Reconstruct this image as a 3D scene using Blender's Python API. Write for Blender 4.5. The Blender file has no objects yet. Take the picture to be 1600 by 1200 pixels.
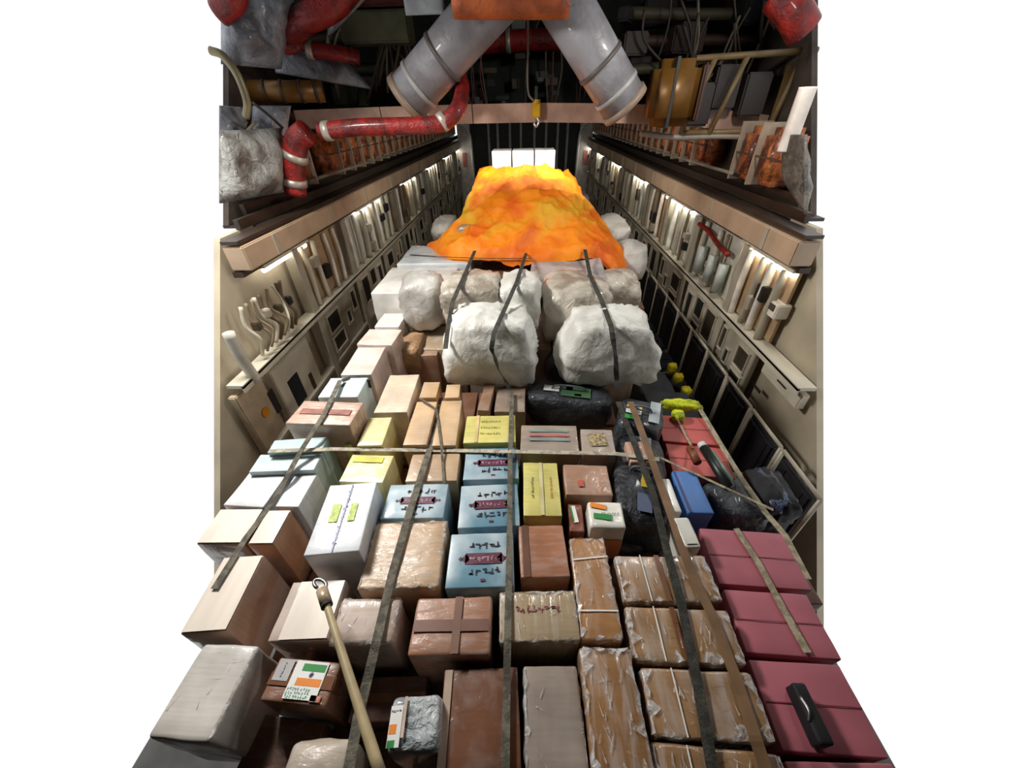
import bpy, bmesh, math, random
from mathutils import Vector, Matrix, noise
random.seed(7)
S = bpy.context.scene
COL = S.collection
# ------------------------------------------------------------------ camera
CZ = 3.8                                   # lens height above the hold floor
FPX = 575.0                                # focal length in pixels of a 1600 px wide frame
wy = Vector((22, 430, -575)).normalized()
dn = Vector((18, -770, -575)); dn -= wy*dn.dot(wy); dn.normalize()
wz = -dn; wx = wy.cross(wz)
def ray(px, py):
    v = Vector((px-800, 600-py, -FPX))
    return Vector((v.dot(wx), v.dot(wy), v.dot(wz)))
def atz(px, py, z):
    r = ray(px, py); t = (z-CZ)/r.z
    return Vector((r.x*t, r.y*t, z))
def atx(px, py, x):
    r = ray(px, py); t = x/r.x
    return Vector((x, r.y*t, CZ+r.z*t))
def aty(px, py, y):
    r = ray(px, py); t = y/r.y
    return Vector((r.x*t, y, CZ+r.z*t))
cam = bpy.data.cameras.new('camera'); cam.sensor_width = 36; cam.lens = 36*FPX/1600
cam.clip_start = 0.02
co = bpy.data.objects.new('camera', cam); COL.objects.link(co)
M3 = Matrix((wx, wy, wz))                  # rows: world axes in camera space -> camera to world
co.matrix_world = Matrix.Translation((0, 0, CZ)) @ M3.to_4x4()
S.camera = co
# ------------------------------------------------------------------ world, lights, exposure
S.view_settings.view_transform = 'Standard'; S.view_settings.look = 'None'
S.view_settings.exposure = 0.0; S.view_settings.gamma = 1.0; S.view_settings.use_curve_mapping = False
W = bpy.data.worlds.new('daylight'); S.world = W; W.use_nodes = True
W.node_tree.nodes['Background'].inputs[0].default_value = (1, 1, 1, 1)
W.node_tree.nodes['Background'].inputs[1].default_value = 1.05
def area(name, loc, sx, sy, energy, aim, color=(1, .97, .92)):
    l = bpy.data.lights.new(name, 'AREA'); l.shape = 'RECTANGLE'; l.size = sx; l.size_y = sy
    l.energy = energy; l.color = color
    o = bpy.data.objects.new(name, l); COL.objects.link(o); o.location = loc
    o.rotation_euler = (Vector(aim)-Vector(loc)).to_track_quat('-Z', 'Y').to_euler()
    return o
area('ramp_floodlight', (-2.45, 2.9, 4.7), 0.9, 0.5, 175, (-0.7, 1.7, 1.7))
area('hold_fill_light', (0.0, 6.1, 3.62), 3.0, 0.1, 55, (0, 8.7, 2.2), (1, .93, .84))  # added fill hidden behind the cross beam, no fixture here
area('bag_fill_light', (2.0, 3.6, 4.8), 0.5, 0.3, 40, (0.2, 4.0, 2.2))  # added fill to brighten the sacks, stands for no fixture

# ------------------------------------------------------------------ materials
_m = {}
def nodes(name, rough=.6, metal=0, coat=0, spec=.5):
    m = bpy.data.materials.new(name); m.use_nodes = True
    nt = m.node_tree; b = nt.nodes['Principled BSDF']
    b.inputs['Roughness'].default_value = rough; b.inputs['Metallic'].default_value = metal
    b.inputs['Coat Weight'].default_value = coat; b.inputs['Coat Roughness'].default_value = .12
    b.inputs['Specular IOR Level'].default_value = spec
    return m, nt, b
def mix(nt, fac, a, b):
    n = nt.nodes.new('ShaderNodeMix'); n.data_type = 'RGBA'
    for s, v in ((0, fac), (6, a), (7, b)):
        if hasattr(v, 'links'): nt.links.new(v, n.inputs[s])
        elif s == 0: n.inputs[0].default_value = v
        else: n.inputs[s].default_value = (*v, 1)
    return n.outputs[2]
def coords(nt, scale=(1, 1, 1)):
    t = nt.nodes.new('ShaderNodeTexCoord'); mp = nt.nodes.new('ShaderNodeMapping')
    nt.links.new(t.outputs['Object'], mp.inputs[0]); mp.inputs['Scale'].default_value = scale
    oi = nt.nodes.new('ShaderNodeObjectInfo'); va = nt.nodes.new('ShaderNodeVectorMath'); va.operation = 'SCALE'
    cb = nt.nodes.new('ShaderNodeCombineXYZ')
    for i in range(3): nt.links.new(oi.outputs['Random'], cb.inputs[i])
    nt.links.new(cb.outputs[0], va.inputs[0]); va.inputs['Scale'].default_value = 37
    ad = nt.nodes.new('ShaderNodeVectorMath'); ad.operation = 'ADD'
    nt.links.new(mp.outputs[0], ad.inputs[0]); nt.links.new(va.outputs[0], ad.inputs[1])
    return ad.outputs[0]
def ntex(nt, vec, scale, detail=3, lo=.4, hi=.6, dist=0):
    n = nt.nodes.new('ShaderNodeTexNoise'); n.inputs['Scale'].default_value = scale
    n.inputs['Detail'].default_value = detail; n.inputs['Distortion'].default_value = dist
    nt.links.new(vec, n.inputs['Vector'])
    r = nt.nodes.new('ShaderNodeMapRange'); r.inputs[1].default_value = lo; r.inputs[2].default_value = hi
    nt.links.new(n.outputs[0], r.inputs[0]); return r.outputs[0], n.outputs[0]
def bump(nt, b, h, st=.3, dist=.01, coat=False):
    bp = nt.nodes.new('ShaderNodeBump'); bp.inputs['Strength'].default_value = st; bp.inputs['Distance'].default_value = dist
    nt.links.new(h, bp.inputs['Height'])
    nt.links.new(bp.outputs[0], b.inputs['Coat Normal' if coat else 'Normal'])
def rgb(r, g, b):
    f = lambda c: (c/255/12.92) if c/255 <= .04045 else ((c/255+.055)/1.055)**2.4
    return (f(r), f(g), f(b))
def plain(c, rough=.6, metal=0, coat=0, var=.25, scale=6, bmp=.15, stretch=(1, 1, 1)):
    k = ('p', c, rough, metal, coat, var, scale, bmp, stretch)
    if k in _m: return _m[k]
    m, nt, b = nodes('paint_%d_%d_%d' % c, rough, metal, coat)
    v = coords(nt, stretch); f, raw = ntex(nt, v, scale, 4, .3, .7)
    base = rgb(*c)
    nt.links.new(mix(nt, f, tuple(x*(1-var) for x in base), tuple(min(1, x*(1+var*.6)) for x in base)), b.inputs['Base Color'])
    if bmp: bump(nt, b, raw, bmp, .01)
    _m[k] = m; return m
def carton(c, film=0.0, streak=(1, 1, 1), fscale=9, ink=None):
    """cardboard with fibre flutes; film adds milky wrinkled stretch film with a glossy coat"""
    k = ('c', c, film, streak, fscale)
    if k in _m: return _m[k]
    m, nt, b = nodes('carton_%d_%d_%d' % c, .62 if film < .2 else .45, 0, min(1, film*1.3))
    v = coords(nt, (1, 1, 1)); v2 = coords(nt, streak)
    base = rgb(*c)
    f, raw = ntex(nt, v, 4, 5, .3, .7)
    colr = mix(nt, f, tuple(x*.72 for x in base), tuple(min(1, x*1.18) for x in base))
    fl, r2 = ntex(nt, coords(nt, (1, 14, 1)), 6, 2, .35, .65)
    colr = mix(nt, .12, colr, mix(nt, fl, tuple(x*.5 for x in base), tuple(min(1, x*1.4) for x in base)))
    if film:
        w, rw = ntex(nt, v2, fscale, 6, .45, .8, .4)
        mm = nt.nodes.new('ShaderNodeMath'); mm.operation = 'MULTIPLY'; nt.links.new(w, mm.inputs[0]); mm.inputs[1].default_value = film*.62
        colr = mix(nt, mm.outputs[0], colr, (.72, .72, .73))
        bump(nt, b, rw, .9, .02, True); bump(nt, b, rw, .25*film+.1, .012)
    else: bump(nt, b, raw, .12, .006)
    nt.links.new(colr, b.inputs['Base Color'])
    _m[k] = m; return m
def cloth(c, c2=None, rough=.8, scale=3, st=.5, coat=0, lo=.42, hi=.58, name='cloth'):
    k = ('f', c, c2, rough, scale, st, coat, lo)
    if k in _m: return _m[k]
    m, nt, b = nodes('%s_%d_%d_%d' % (name, *c), rough, 0, coat)
    v = coords(nt); f, raw = ntex(nt, v, scale, 5, lo, hi, .6)
    a = rgb(*c); d = rgb(*c2) if c2 else tuple(x*.8 for x in a)
    nt.links.new(mix(nt, f, d, a), b.inputs['Base Color'])
    f2, r2 = ntex(nt, v, scale*4, 6, .3, .7, .8); bump(nt, b, r2, st, .03)
    _m[k] = m; return m
def glow(c, s):
    k = ('e', c, s)
    if k in _m: return _m[k]
    m, nt, b = nodes('lamp_tube'); b.inputs['Emission Color'].default_value = (*rgb(*c), 1)
    b.inputs['Emission Strength'].default_value = s; b.inputs['Base Color'].default_value = (1, 1, 1, 1)
    _m[k] = m; return m
STRAP = cloth((112, 106, 92), (78, 74, 64), .8, 20, .3, name='webbing')
STRAPL = cloth((176, 166, 140), (140, 128, 104), .8, 20, .3, name='webbing')
STRAPD = cloth((62, 60, 52), (38, 38, 34), .8, 20, .3, name='webbing')
STEEL = plain((150, 150, 148), .35, .9)
CREAM = plain((208, 200, 180), .5, 0, .2, .2, 3)
CREAM2 = plain((178, 170, 152), .5, 0, .2, .25, 4)
BEIGE = plain((190, 164, 136), .5, 0, .2, .2, 3)
DARK = plain((34, 32, 30), .6)
BLACK = plain((20, 20, 24), .7, var=.5)
DGREEN = plain((40, 46, 38), .7, var=.6, scale=5)
RED = cloth((150, 24, 16), (96, 12, 10), .55, 5, .6, .3, name='red_sleeve')
SILVER = cloth((160, 166, 176), (104, 106, 114), .32, 3, 1.0, .3, name='quilt')
COPPER = cloth((196, 112, 58), (96, 44, 22), .4, 6, 1.0, .3, name='quilt')
GOLD = plain((116, 80, 30), .4, .3, 0, .3, 4)
BAGW = cloth((222, 222, 216), (196, 194, 186), .5, 3, .45, .15, name='sack')
BAGG = cloth((200, 192, 178), (150, 140, 126), .4, 3, .8, .4, name='sack')

# ------------------------------------------------------------------ object helpers
def tag(o, label=None, cat=None, group=None, kind=None):
    if label: o['label'] = label
    if cat: o['category'] = cat
    if group: o['group'] = group
    if kind: o['kind'] = kind
    return o
def link(name, me, mat, parent=None, loc=(0, 0, 0), rot=(0, 0, 0)):
    if mat: me.materials.append(mat)
    o = bpy.data.objects.new(name, me); COL.objects.link(o)
    o.location = loc; o.rotation_euler = rot
    if parent: o.parent = parent
    return o
def empty(name, loc, rz=0):
    o = bpy.data.objects.new(name, None); COL.objects.link(o); o.empty_display_size = .1
    o.location = loc; o.rotation_euler = (0, 0, rz); return o
def fin(bm, smooth=False):
    bmesh.ops.recalc_face_normals(bm, faces=bm.faces)
    me = bpy.data.meshes.new('m'); bm.to_mesh(me); bm.free()
    if smooth:
        for p in me.polygons: p.use_smooth = True
    return me
def addbox(bm, c, s, rz=0, bev=0):
    r = bmesh.ops.create_cube(bm, size=1); vs = r['verts']
    bmesh.ops.scale(bm, vec=s, verts=vs)
    if bev:
        es = list({e for v in vs for e in v.link_edges})
        g = bmesh.ops.bevel(bm, geom=es, offset=bev, segments=2, affect='EDGES'); vs = [v for v in g['verts']]
    if rz: bmesh.ops.rotate(bm, verts=vs, cent=(0, 0, 0), matrix=Matrix.Rotation(rz, 3, 'Z'))
    bmesh.ops.translate(bm, verts=vs, vec=c)
def box(name, c, s, mat, parent=None, rz=0, bev=0):
    """box with its origin at its own centre"""
    bm = bmesh.new(); addbox(bm, (0, 0, 0), s, 0, bev)
    return link(name, fin(bm), mat, parent, c, (0, 0, rz))
def addtube(bm, pts, r, n=10, cap=True):
    pts = [Vector(p) for p in pts]; rings = []
    rr = r if isinstance(r, (list, tuple)) else [r]*len(pts)
    up = Vector((0, 0, 1))
    t0 = (pts[1]-pts[0]).normalized()
    if abs(t0.dot(up)) > .9: up = Vector((1, 0, 0))
    a = t0.cross(up).normalized()
    for i, p in enumerate(pts):
        t = (pts[min(i+1, len(pts)-1)]-pts[max(i-1, 0)]).normalized()
        a = (a - t*a.dot(t)).normalized(); b = t.cross(a)
        rings.append([bm.verts.new(p+(a*math.cos(k*2*math.pi/n)+b*math.sin(k*2*math.pi/n))*rr[i]) for k in range(n)])
    for u, v in zip(rings, rings[1:]):
        for k in range(n): bm.faces.new((u[k], u[(k+1) % n], v[(k+1) % n], v[k]))
    if cap: bm.faces.new(rings[0][::-1]); bm.faces.new(rings[-1])
def smoothpath(pts, n=6):
    pts = [Vector(p) for p in pts]
    if len(pts) < 3: return pts
    P = [pts[0]*2-pts[1]]+pts+[pts[-1]*2-pts[-2]]; out = []
    for i in range(1, len(P)-2):
        for k in range(n):
            t = k/n; a, b, c, d = P[i-1:i+3]
            out.append(.5*((2*b)+(c-a)*t+(2*a-5*b+4*c-d)*t*t+(3*b-a-3*c+d)*t**3))
    out.append(pts[-1]); return out
def tube(name, pts, r, mat, parent=None, smooth=True, n=12):
    P = smoothpath(pts) if smooth else [Vector(p) for p in pts]
    if isinstance(r, (list, tuple)) and len(r) != len(P):
        r = [r[0]+(r[-1]-r[0])*i/(len(P)-1) for i in range(len(P))]
    o = P[0].copy() if not parent else Vector((0, 0, 0))
    bm = bmesh.new(); addtube(bm, [p-o for p in P], r, n)
    return link(name, fin(bm, True), mat, parent, o)
def roundbox(w, d, h, r=.012, amp=.004, seed=0, segs=5, puff=0.0, taper=0.0):
    """carton mesh, origin at base centre; rounded edges, slightly dented, optionally bulging"""
    r = min(r*.62, w*.2, d*.2, h*.2)
    H = (w/2, d/2, h/2)
    def lines(hf):
        ins = hf-r
        return [-hf, -hf+r*.4, -ins]+[ins*(2*i/segs-1) for i in range(1, segs)]+[ins, hf-r*.4, hf]
    L = [lines(x) for x in H]; bm = bmesh.new(); cache = {}
    off = Vector((seed*3.7, seed*1.9, seed*5.3))
    def vert(x, y, z):
        k = (round(x, 6), round(y, 6), round(z, 6))
        if k in cache: return cache[k]
        p = Vector((x, y, z)); q = Vector([max(-(H[i]-r), min(H[i]-r, p[i])) for i in range(3)])
        dv = p-q; nrm = dv.normalized() if dv.length > 1e-9 else Vector((0, 0, 0)); s = q+nrm*r
        am = amp*noise.noise(s*5+off)+amp*.5*noise.noise(s*13+off)
        if z > -H[2]+r:
            s = s+nrm*am
            u = (1-(x/H[0])**2)*(1-(y/H[1])**2)
            if puff:
                if z >= H[2]-1e-6: s.z += puff*u
                s.x += math.copysign(puff*.5*(1-(z/H[2])**2)*(1-(y/H[1])**2), x) if abs(x) > H[0]-r else 0
                s.y += math.copysign(puff*.5*(1-(z/H[2])**2)*(1-(x/H[0])**2), y) if abs(y) > H[1]-r else 0
        if taper:
            k2 = 1-taper*(z+H[2])/(2*H[2]); s.x *= k2; s.y *= k2
        cache[k] = bm.verts.new(s+Vector((0, 0, H[2]))); return cache[k]
    for ax in range(3):
        a, b = [i for i in range(3) if i != ax]
        for sg in (-1, 1):
            for i in range(len(L[a])-1):
                for j in range(len(L[b])-1):
                    q = []
                    for (ii, jj) in ((i, j), (i+1, j), (i+1, j+1), (i, j+1)):
                        c = [0, 0, 0]; c[ax] = sg*H[ax]; c[a] = L[a][ii]; c[b] = L[b][jj]; q.append(vert(*c))
                    try: bm.faces.new(q)
                    except ValueError: pass
    return fin(bm, True)
_sd = [0]
def rect(q, z):
    P = [atz(x, y, z) for x, y in q]
    c = sum(P, Vector())/4; wv = ((P[1]-P[0])+(P[2]-P[3]))/2; dv = ((P[0]-P[3])+(P[1]-P[2]))/2
    a1 = math.atan2(wv.y, wv.x); a2 = math.atan2(dv.y, dv.x)-math.pi/2
    return c, wv.length, dv.length, (a1+a2)/2
BASE = 1.30
FOOT = []
def bx(q, zt, mat, label, name='carton', cat='box', group=None, zb=BASE, ang=None, tape=None, labels=(), shrink=.012, **kw):
    """a carton from the corners of its lid (far left, far right, near right, near left) at lid height zt"""
    c, w, d, a = rect(q, zt)
    if ang is not None: a = math.radians(ang)
    _sd[0] += 1
    w -= shrink; d -= shrink
    me = roundbox(w, d, zt-zb, seed=_sd[0], **kw)
    o = link(name, me, mat, None, (c.x, c.y, zb), (0, 0, a))
    tag(o, label, cat, group)
    FOOT.append((c.x, c.y, w, d, a, zt))
    o['_h'] = 0; del o['_h']
    e = kw.get('amp', .004)*1.1+kw.get('puff', 0)
    h = zt-zb
    if tape:
        tw, tm = tape
        bm = bmesh.new(); n = 6
        if d >= w: addbox(bm, (0, 0, h+e+.0005), (tw, d*.985, .001)); addbox(bm, (0, -d/2-.002, h-.04), (tw, .002, .08))
        else: addbox(bm, (0, 0, h+e+.0005), (w*.985, tw, .001)); addbox(bm, (w/2+.002, 0, h-.04), (.002, tw, .08))
        link('tape', fin(bm), tm, o)
    for li, (nm, u, v, lw, ld, lm, rot) in enumerate(labels):      # decals: centre in lid fractions, size in fractions
        decal(o, nm, u*w/2, v*d/2, h+e+.0015+li*.0009, lw*w, ld*d, lm, rot)
    o2 = (o, w, d, h, e); return o2
def decal(o, nm, x, y, z, lw, ld, m, rot=0):
    bm = bmesh.new(); addbox(bm, (0, 0, 0), (lw, ld, .0008), math.radians(rot)); bmesh.ops.translate(bm, verts=bm.verts, vec=(x, y, z))
    return link(nm, fin(bm), m, o)
def sack(name, c, s, mat, label, cat='bag', group=None, seed=1, sq=.45, amp=.09, rz=0, ti=0, res=40, flat=True, top=0.0):
    """lumpy soft bag: superellipsoid with folds; c is the centre of its base, s its full size"""
    bm = bmesh.new(); bmesh.ops.create_uvsphere(bm, u_segments=res, v_segments=res//2, radius=1)
    off = Vector((seed*7.1, seed*3.3, seed*9.7)); m = min(s)
    for v in bm.verts:
        p = v.co.copy()
        mx = max(abs(p.x), abs(p.y), abs(p.z)); cube = p/mx
        q = p.lerp(cube, 1-sq)
        n1 = noise.noise(q*1.3+off); n2 = (1-abs(noise.noise(q*2.2+off*1.7))*2)**3; n3 = 1-abs(noise.noise(q*4.5+off))*2
        k = 1+amp*(n1*1.3+n2*.9+n3*.12)
        tp = 1-top*max(0, q.z+.2)/1.2; q.x *= tp; q.y *= tp
        q = q*k
        if flat and q.z < -.93: q.z = -.93
        v.co = Vector((q.x*s[0]/2, q.y*s[1]/2, (q.z+.93)*s[2]/1.93))
    o = link(name, fin(bm, True), mat, None, c, (0, 0, math.radians(rz)))
    return tag(o, label, cat, group)
def ribbon(name, pts, w, mat, label=None, cat='strap', group=None, th=.004, parent=None, sm=True, wdir=None):
    P = smoothpath(pts, 5) if sm else [Vector(p) for p in pts]
    o0 = Vector((0, 0, 0)) if parent else P[0].copy()
    bm = bmesh.new(); prev = None
    for i, p in enumerate(P):
        t = (P[min(i+1, len(P)-1)]-P[max(i-1, 0)]).normalized()
        s = t.cross(Vector((0, 0, 1)))
        if s.length < .2: s = Vector((1, 0, 0))
        s.normalize()
        if wdir: s = Vector(wdir)
        u = s.cross(t).normalized()
        q = [bm.verts.new(p-o0+s*a*w/2+u*b*th) for a, b in ((-1, 0), (1, 0), (1, 1), (-1, 1))]
        if prev:
            for k in range(4): bm.faces.new((prev[k], prev[(k+1) % 4], q[(k+1) % 4], q[k]))
        else: bm.faces.new(q[::-1])
        prev = q
    bm.faces.new(prev)
    o = link(name, fin(bm), mat, parent, o0)
    if label: tag(o, label, cat, group)
    return o
def zp(L):                                   # [(px,py,z),...] -> points
    return [atz(*p) for p in L]

# ------------------------------------------------------------------ the setting
XL, XR = -2.76, 2.54
def slab(name, poly, axis, th, mat, **kw):
    """flat structure: polygon in two axes, thickened along the third"""
    bm = bmesh.new(); vs = []
    for a, b in poly:
        vs.append(bm.verts.new({'x': (axis[1], a, b), 'z': (a, b, axis[1]), 'y': (a, axis[1], b)}[axis[0]]))
    f = bm.faces.new(vs); r = bmesh.ops.extrude_face_region(bm, geom=[f])
    v = {'x': (th, 0, 0), 'y': (0, th, 0), 'z': (0, 0, th)}[axis[0]]
    bmesh.ops.translate(bm, verts=[x for x in r['geom'] if isinstance(x, bmesh.types.BMVert)], vec=v)
    o = link(name, fin(bm), mat); tag(o, kind='structure'); return o
FLOORM = plain((92, 92, 90), .5, .3, 0, .3, 5)
# aft shell behind the lens: unseen walls and floor added to block daylight fill
AFT = plain((44, 40, 36), .7)
slab('wall_aft_blocker', [(XL-.4, -.2), (XR+.4, -.2), (XR+.4, 5.5), (XL-.4, 5.5)], ('y', -2.6), -.08, AFT)
slab('wall_aft_left_blocker', [(-2.6, -.2), (.1, -.2), (.15, .7), (1.5, 2.5), (2.6, 4.2), (3.2, 5.5), (-2.6, 5.5)], ('x', XL-.35), -.06, AFT)
slab('wall_aft_right_blocker', [(-2.6, -.2), (.1, -.2), (.15, .7), (1.4, 2.5), (2.5, 4.2), (3.1, 5.5), (-2.6, 5.5)], ('x', XR+.35), .06, AFT)
slab('floor_aft_blocker', [(XL-.35, -2.6), (XR+.35, -2.6), (XR+.35, 0), (XL-.35, 0)], ('z', -.1), -.1, AFT)
slab('floor', [(XL-.1, 0), (XR+.1, 0), (XR+.1, 18.7), (XL-.1, 18.7)], ('z', 0), -.1, FLOORM)
cut = lambda z, o=0: 3.46+o+.74*(z-2.84)
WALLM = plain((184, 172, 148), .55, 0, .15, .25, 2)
slab('wall_left', [(cut(0), 0), (18.7, 0), (18.7, 2.88), (cut(2.88), 2.88)], ('x', XL-.1), -.06, WALLM)
slab('wall_right', [(cut(0, .07), 0), (18.7, 0), (18.7, 2.88), (cut(2.88, .12), 2.88)], ('x', XR+.1), .06, WALLM)
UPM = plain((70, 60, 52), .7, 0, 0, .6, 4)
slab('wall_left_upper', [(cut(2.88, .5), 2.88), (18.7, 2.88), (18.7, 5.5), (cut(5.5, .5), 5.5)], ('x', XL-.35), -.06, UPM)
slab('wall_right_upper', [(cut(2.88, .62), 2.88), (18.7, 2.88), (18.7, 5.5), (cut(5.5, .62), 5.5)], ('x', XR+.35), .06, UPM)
slab('ceiling', [(XL-.4, -2.7), (XR+.4, -2.7), (XR+.4, 8.3), (XL-.4, 8.3)], ('z', 5.5), .08, DGREEN)
slab('ceiling_forward', [(XL-.4, 5.75), (XR+.4, 5.75), (XR+.4, 18.7), (XL-.4, 18.7)], ('z', 3.66), .08, plain((60, 54, 46), .7))
slab('wall_front_upper', [(XL-.4, 3.7), (XR+.4, 3.7), (XR+.4, 5.5), (XL-.4, 5.5)], ('y', 8.2), .08, DGREEN)
slab('wall_front', [(XL-.1, 0), (XR+.1, 0), (XR+.1, 3.7), (XL-.1, 3.7)], ('y', 18.6), .1, plain((26, 34, 40), .6))
for side, X, s in (('left', XL, -1), ('right', XR, 1)):
    # shelf above the long beam that closes the wall to the outer skin
    bm = bmesh.new(); y0 = cut(2.9, .5)
    addbox(bm, (X+s*.2, (y0+18.6)/2, 2.86), (.46, 18.6-y0, .03))
    o = link('trim_%s' % side, fin(bm), plain((52, 44, 38), .5)); tag(o, kind='structure')
# long beams
for side, X, s in (('left', XL, -1), ('right', XR, 1)):
    y0 = cut(2.7, .02)
    r = empty('side_beam', (X, y0, 2.6)); L = 18.5-y0
    tag(r, 'long beige box beam running along the top of the %s cargo wall' % side, 'beam')
    bm = bmesh.new(); addbox(bm, (-s*.06, L/2, .12), (.2, L, .22), 0, .012); link('beam_body', fin(bm), BEIGE, r)
    bm = bmesh.new()
    for k, (dx, z, w, h) in enumerate(((-.05, .265, .16, .03), (.1, .33, .05, .09), (.26, .39, .05, .11))):
        addbox(bm, (s*dx, L/2+.2*k, z), (w, L-.4*k, h))
    link('upper_rail', fin(bm), plain((60, 48, 40), .4, .2), r)
    bm = bmesh.new()
    for k in range(int(L/1.35)): addbox(bm, (-s*.165, .5+k*1.35, .12), (.012, .05, .2))
    link('joint_plate', fin(bm), CREAM2, r)
    bm = bmesh.new(); addbox(bm, (-s*.0, L/2, -.03), (.1, L, .05)); link('lower_channel', fin(bm), plain((58, 44, 34), .5), r)

# wall ribs, ledges, panels -------------------------------------------------
def sidething(name, side, y, z, label, cat, group=None):
    X = XL if side == 'left' else XR
    e = empty(name, (X, y, z)); tag(e, label, cat, group); return e
def wrect(side, a, b):
    X = XL if side == 'left' else XR
    p = atx(*a, X); q = atx(*b, X)
    return min(p.y, q.y), max(p.y, q.y), min(p.z, q.z), max(p.z, q.z)
for side, X, s in (('left', XL, -1), ('right', XR, 1)):
    y0 = cut(1.75, .02); L = 18.4-y0
    r = sidething('wall_ledge', side, y0, 1.75, 'cream ledge running the length of the %s wall below the lamps' % side, 'ledge')
    bm = bmesh.new(); addbox(bm, (-s*.03, L/2, 0), (.16, L, .035)); addbox(bm, (-s*.1, L/2, -.03), (.02, L, .07)); link('ledge_plate', fin(bm), CREAM, r)
    bm = bmesh.new(); addbox(bm, (-s*.03, L/2, -.82), (.12, L, .04)); link('lower_rail', fin(bm), CREAM2, r)
    k = 0; y = 4.25
    ribs = []
    while y < 18:
        zt = 2.56
        rb = sidething('wall_rib', side, y, .05, 'cream wall rib standing between equipment bays on the %s wall' % side, 'rib', 'ribs of the %s wall' % side)
        bm = bmesh.new(); addbox(bm, (-s*.02, 0, 1.25), (.14, .05, 2.5)); addbox(bm, (-s*.09, 0, 1.25), (.012, .12, 2.5))
        link('rib_body', fin(bm), CREAM2, rb)
        ribs.append(y); y += 1.35
    if side == 'right': ribs.insert(0, 3.05)
    for k, y in enumerate(ribs[:-1]):
        yc = y+.675; rnd = random.Random(k*7+(side == 'left')*100)
        far = ['nearest', 'second', 'third', 'fourth', 'fifth', 'sixth', 'seventh', 'eighth', 'ninth', 'tenth', 'eleventh', 'twelfth'][k]
        p = sidething('equipment_cabinet', side, yc, .95, 'cream equipment cabinet with dark openings below the %s ledge, %s full bay' % (side, far), 'cabinet')
        box('front_plate', (-s*.02, 0, .36), (.06, 1.16, .74), CREAM if k % 2 else CREAM2, p, 0, .008)
        for (oy, oz, w, h) in ([(-.36, .44, .3, .42), (.02, .52, .26, .28), (.02, .2, .26, .2), (.38, .4, .2, .4)] if k % 2 else [(-.3, .5, .36, .26), (-.3, .2, .36, .22), (.15, .35, .14, .2), (.42, .5, .16, .3)]):
            og = box('opening', (-s*.052, oy, oz), (.006, w, h), rnd.choice((DARK, plain((64, 56, 44), .6), DARK)), p)
            bm = bmesh.new()
            for dy, dz, a, b in ((0, h/2, w+.04, .02), (0, -h/2, w+.04, .02), (w/2, 0, .02, h), (-w/2, 0, .02, h)):
                addbox(bm, (-s*.008, dy, dz), (.025, a, b))
            link('opening_frame', fin(bm), CREAM, og)
        u = sidething('service_bay', side, yc, 1.78, 'bay of pale posts and pipes above the %s ledge, %s full bay' % (side, far), 'equipment')
        box('bay_back', (s*.02, 0, .38), (.03, 1.22, .74), plain((196, 196, 184), .5) if k % 3 else plain((178, 150, 116), .5), u)
        if side == 'right' and k == 0: p.scale = u.scale = (1, .68, 1); p.location.y = u.location.y = yc+.12
        for j in range(4):
            oy = -.5+j*.31+rnd.uniform(-.06, .06)
            tube('pipe', [(-s*.05, oy, .0), (-s*.06, oy+rnd.uniform(-.05, .05), .4), (-s*.05, oy, .74)], rnd.uniform(.018, .045), rnd.choice((CREAM, plain((236, 232, 220), .4), CREAM2, plain((120, 104, 84), .5))), u)
        for j in range(2): box('junction_box', (-s*.06, rnd.uniform(-.4, .4), rnd.uniform(.1, .55)), (.07, rnd.uniform(.1, .22), rnd.uniform(.08, .2)), rnd.choice((CREAM2, DARK, plain((90, 80, 66), .5))), u, 0, .008)
# lamps
for side, X, s in (('left', XL, -1), ('right', XR, 1)):
    for k, (ya, yb) in enumerate(((3.45, 4.4), (6.05, 7.3), (8.8, 9.9), (11.4, 12.6), (14.0, 15.2), (16.4, 17.4))):
        if side == 'left': ya += .25; yb += .2
        nm = ['nearest', 'second nearest', 'third', 'fourth', 'fifth', 'farthest'][k]
        l = sidething('strip_lamp', side, (ya+yb)/2, 2.5, 'bright white strip lamp under the %s beam, %s one' % (side, nm), 'lamp')
        hs = box('housing', (-s*.0, 0, .045), (.14, yb-ya+.06, .03), CREAM, l)
        tube('lamp_tube', [(-s*.03, -(yb-ya)/2, 0), (-s*.03, (yb-ya)/2, 0)], .024, glow((255, 250, 238), 14 if side == 'right' or k > 1 else 8), l, False)
# specific left wall gear near the opening
def wallgear(name, side, a, b, dep, mat, label, cat, openings=(), bev=.01, group=None):
    y0, y1, z0, z1 = wrect(side, a, b); s = -1 if side == 'left' else 1
    if z0 < 1.6: z1 = min(z1, 1.66)
    X = XL if side == 'left' else XR
    e = sidething(name, side, (y0+y1)/2, z0, label, cat, group)
    box('casing', (-s*(dep/2-.06), 0, (z1-z0)/2), (dep, y1-y0, z1-z0), mat, e, 0, bev)
    for (p, q, m) in openings:
        ya, yb, za, zb = wrect(side, p, q)
        box('opening', (-s*(dep-.058), (ya+yb)/2-(y0+y1)/2, (za+zb)/2-z0), (.012, yb-ya, zb-za), m, e, 0, .002)
    return e, -s*(dep-.05), (y0+y1)/2, z0
Z5 = lambda x, y: (350+x*.25, 400+y*.25)
Z7 = lambda x, y: (950+x*.25, 450+y*.25)
wallgear('cabinet_panel', 'left', Z5(265, 735), Z5(600, 770), .1, CREAM, 'cream wall panel with two dark openings low on the left wall beside the pink carton', 'panel',
         [(Z5(372, 790), Z5(500, 875), BLACK), (Z5(505, 745), Z5(560, 815), plain((70, 52, 36), .6))])
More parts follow.
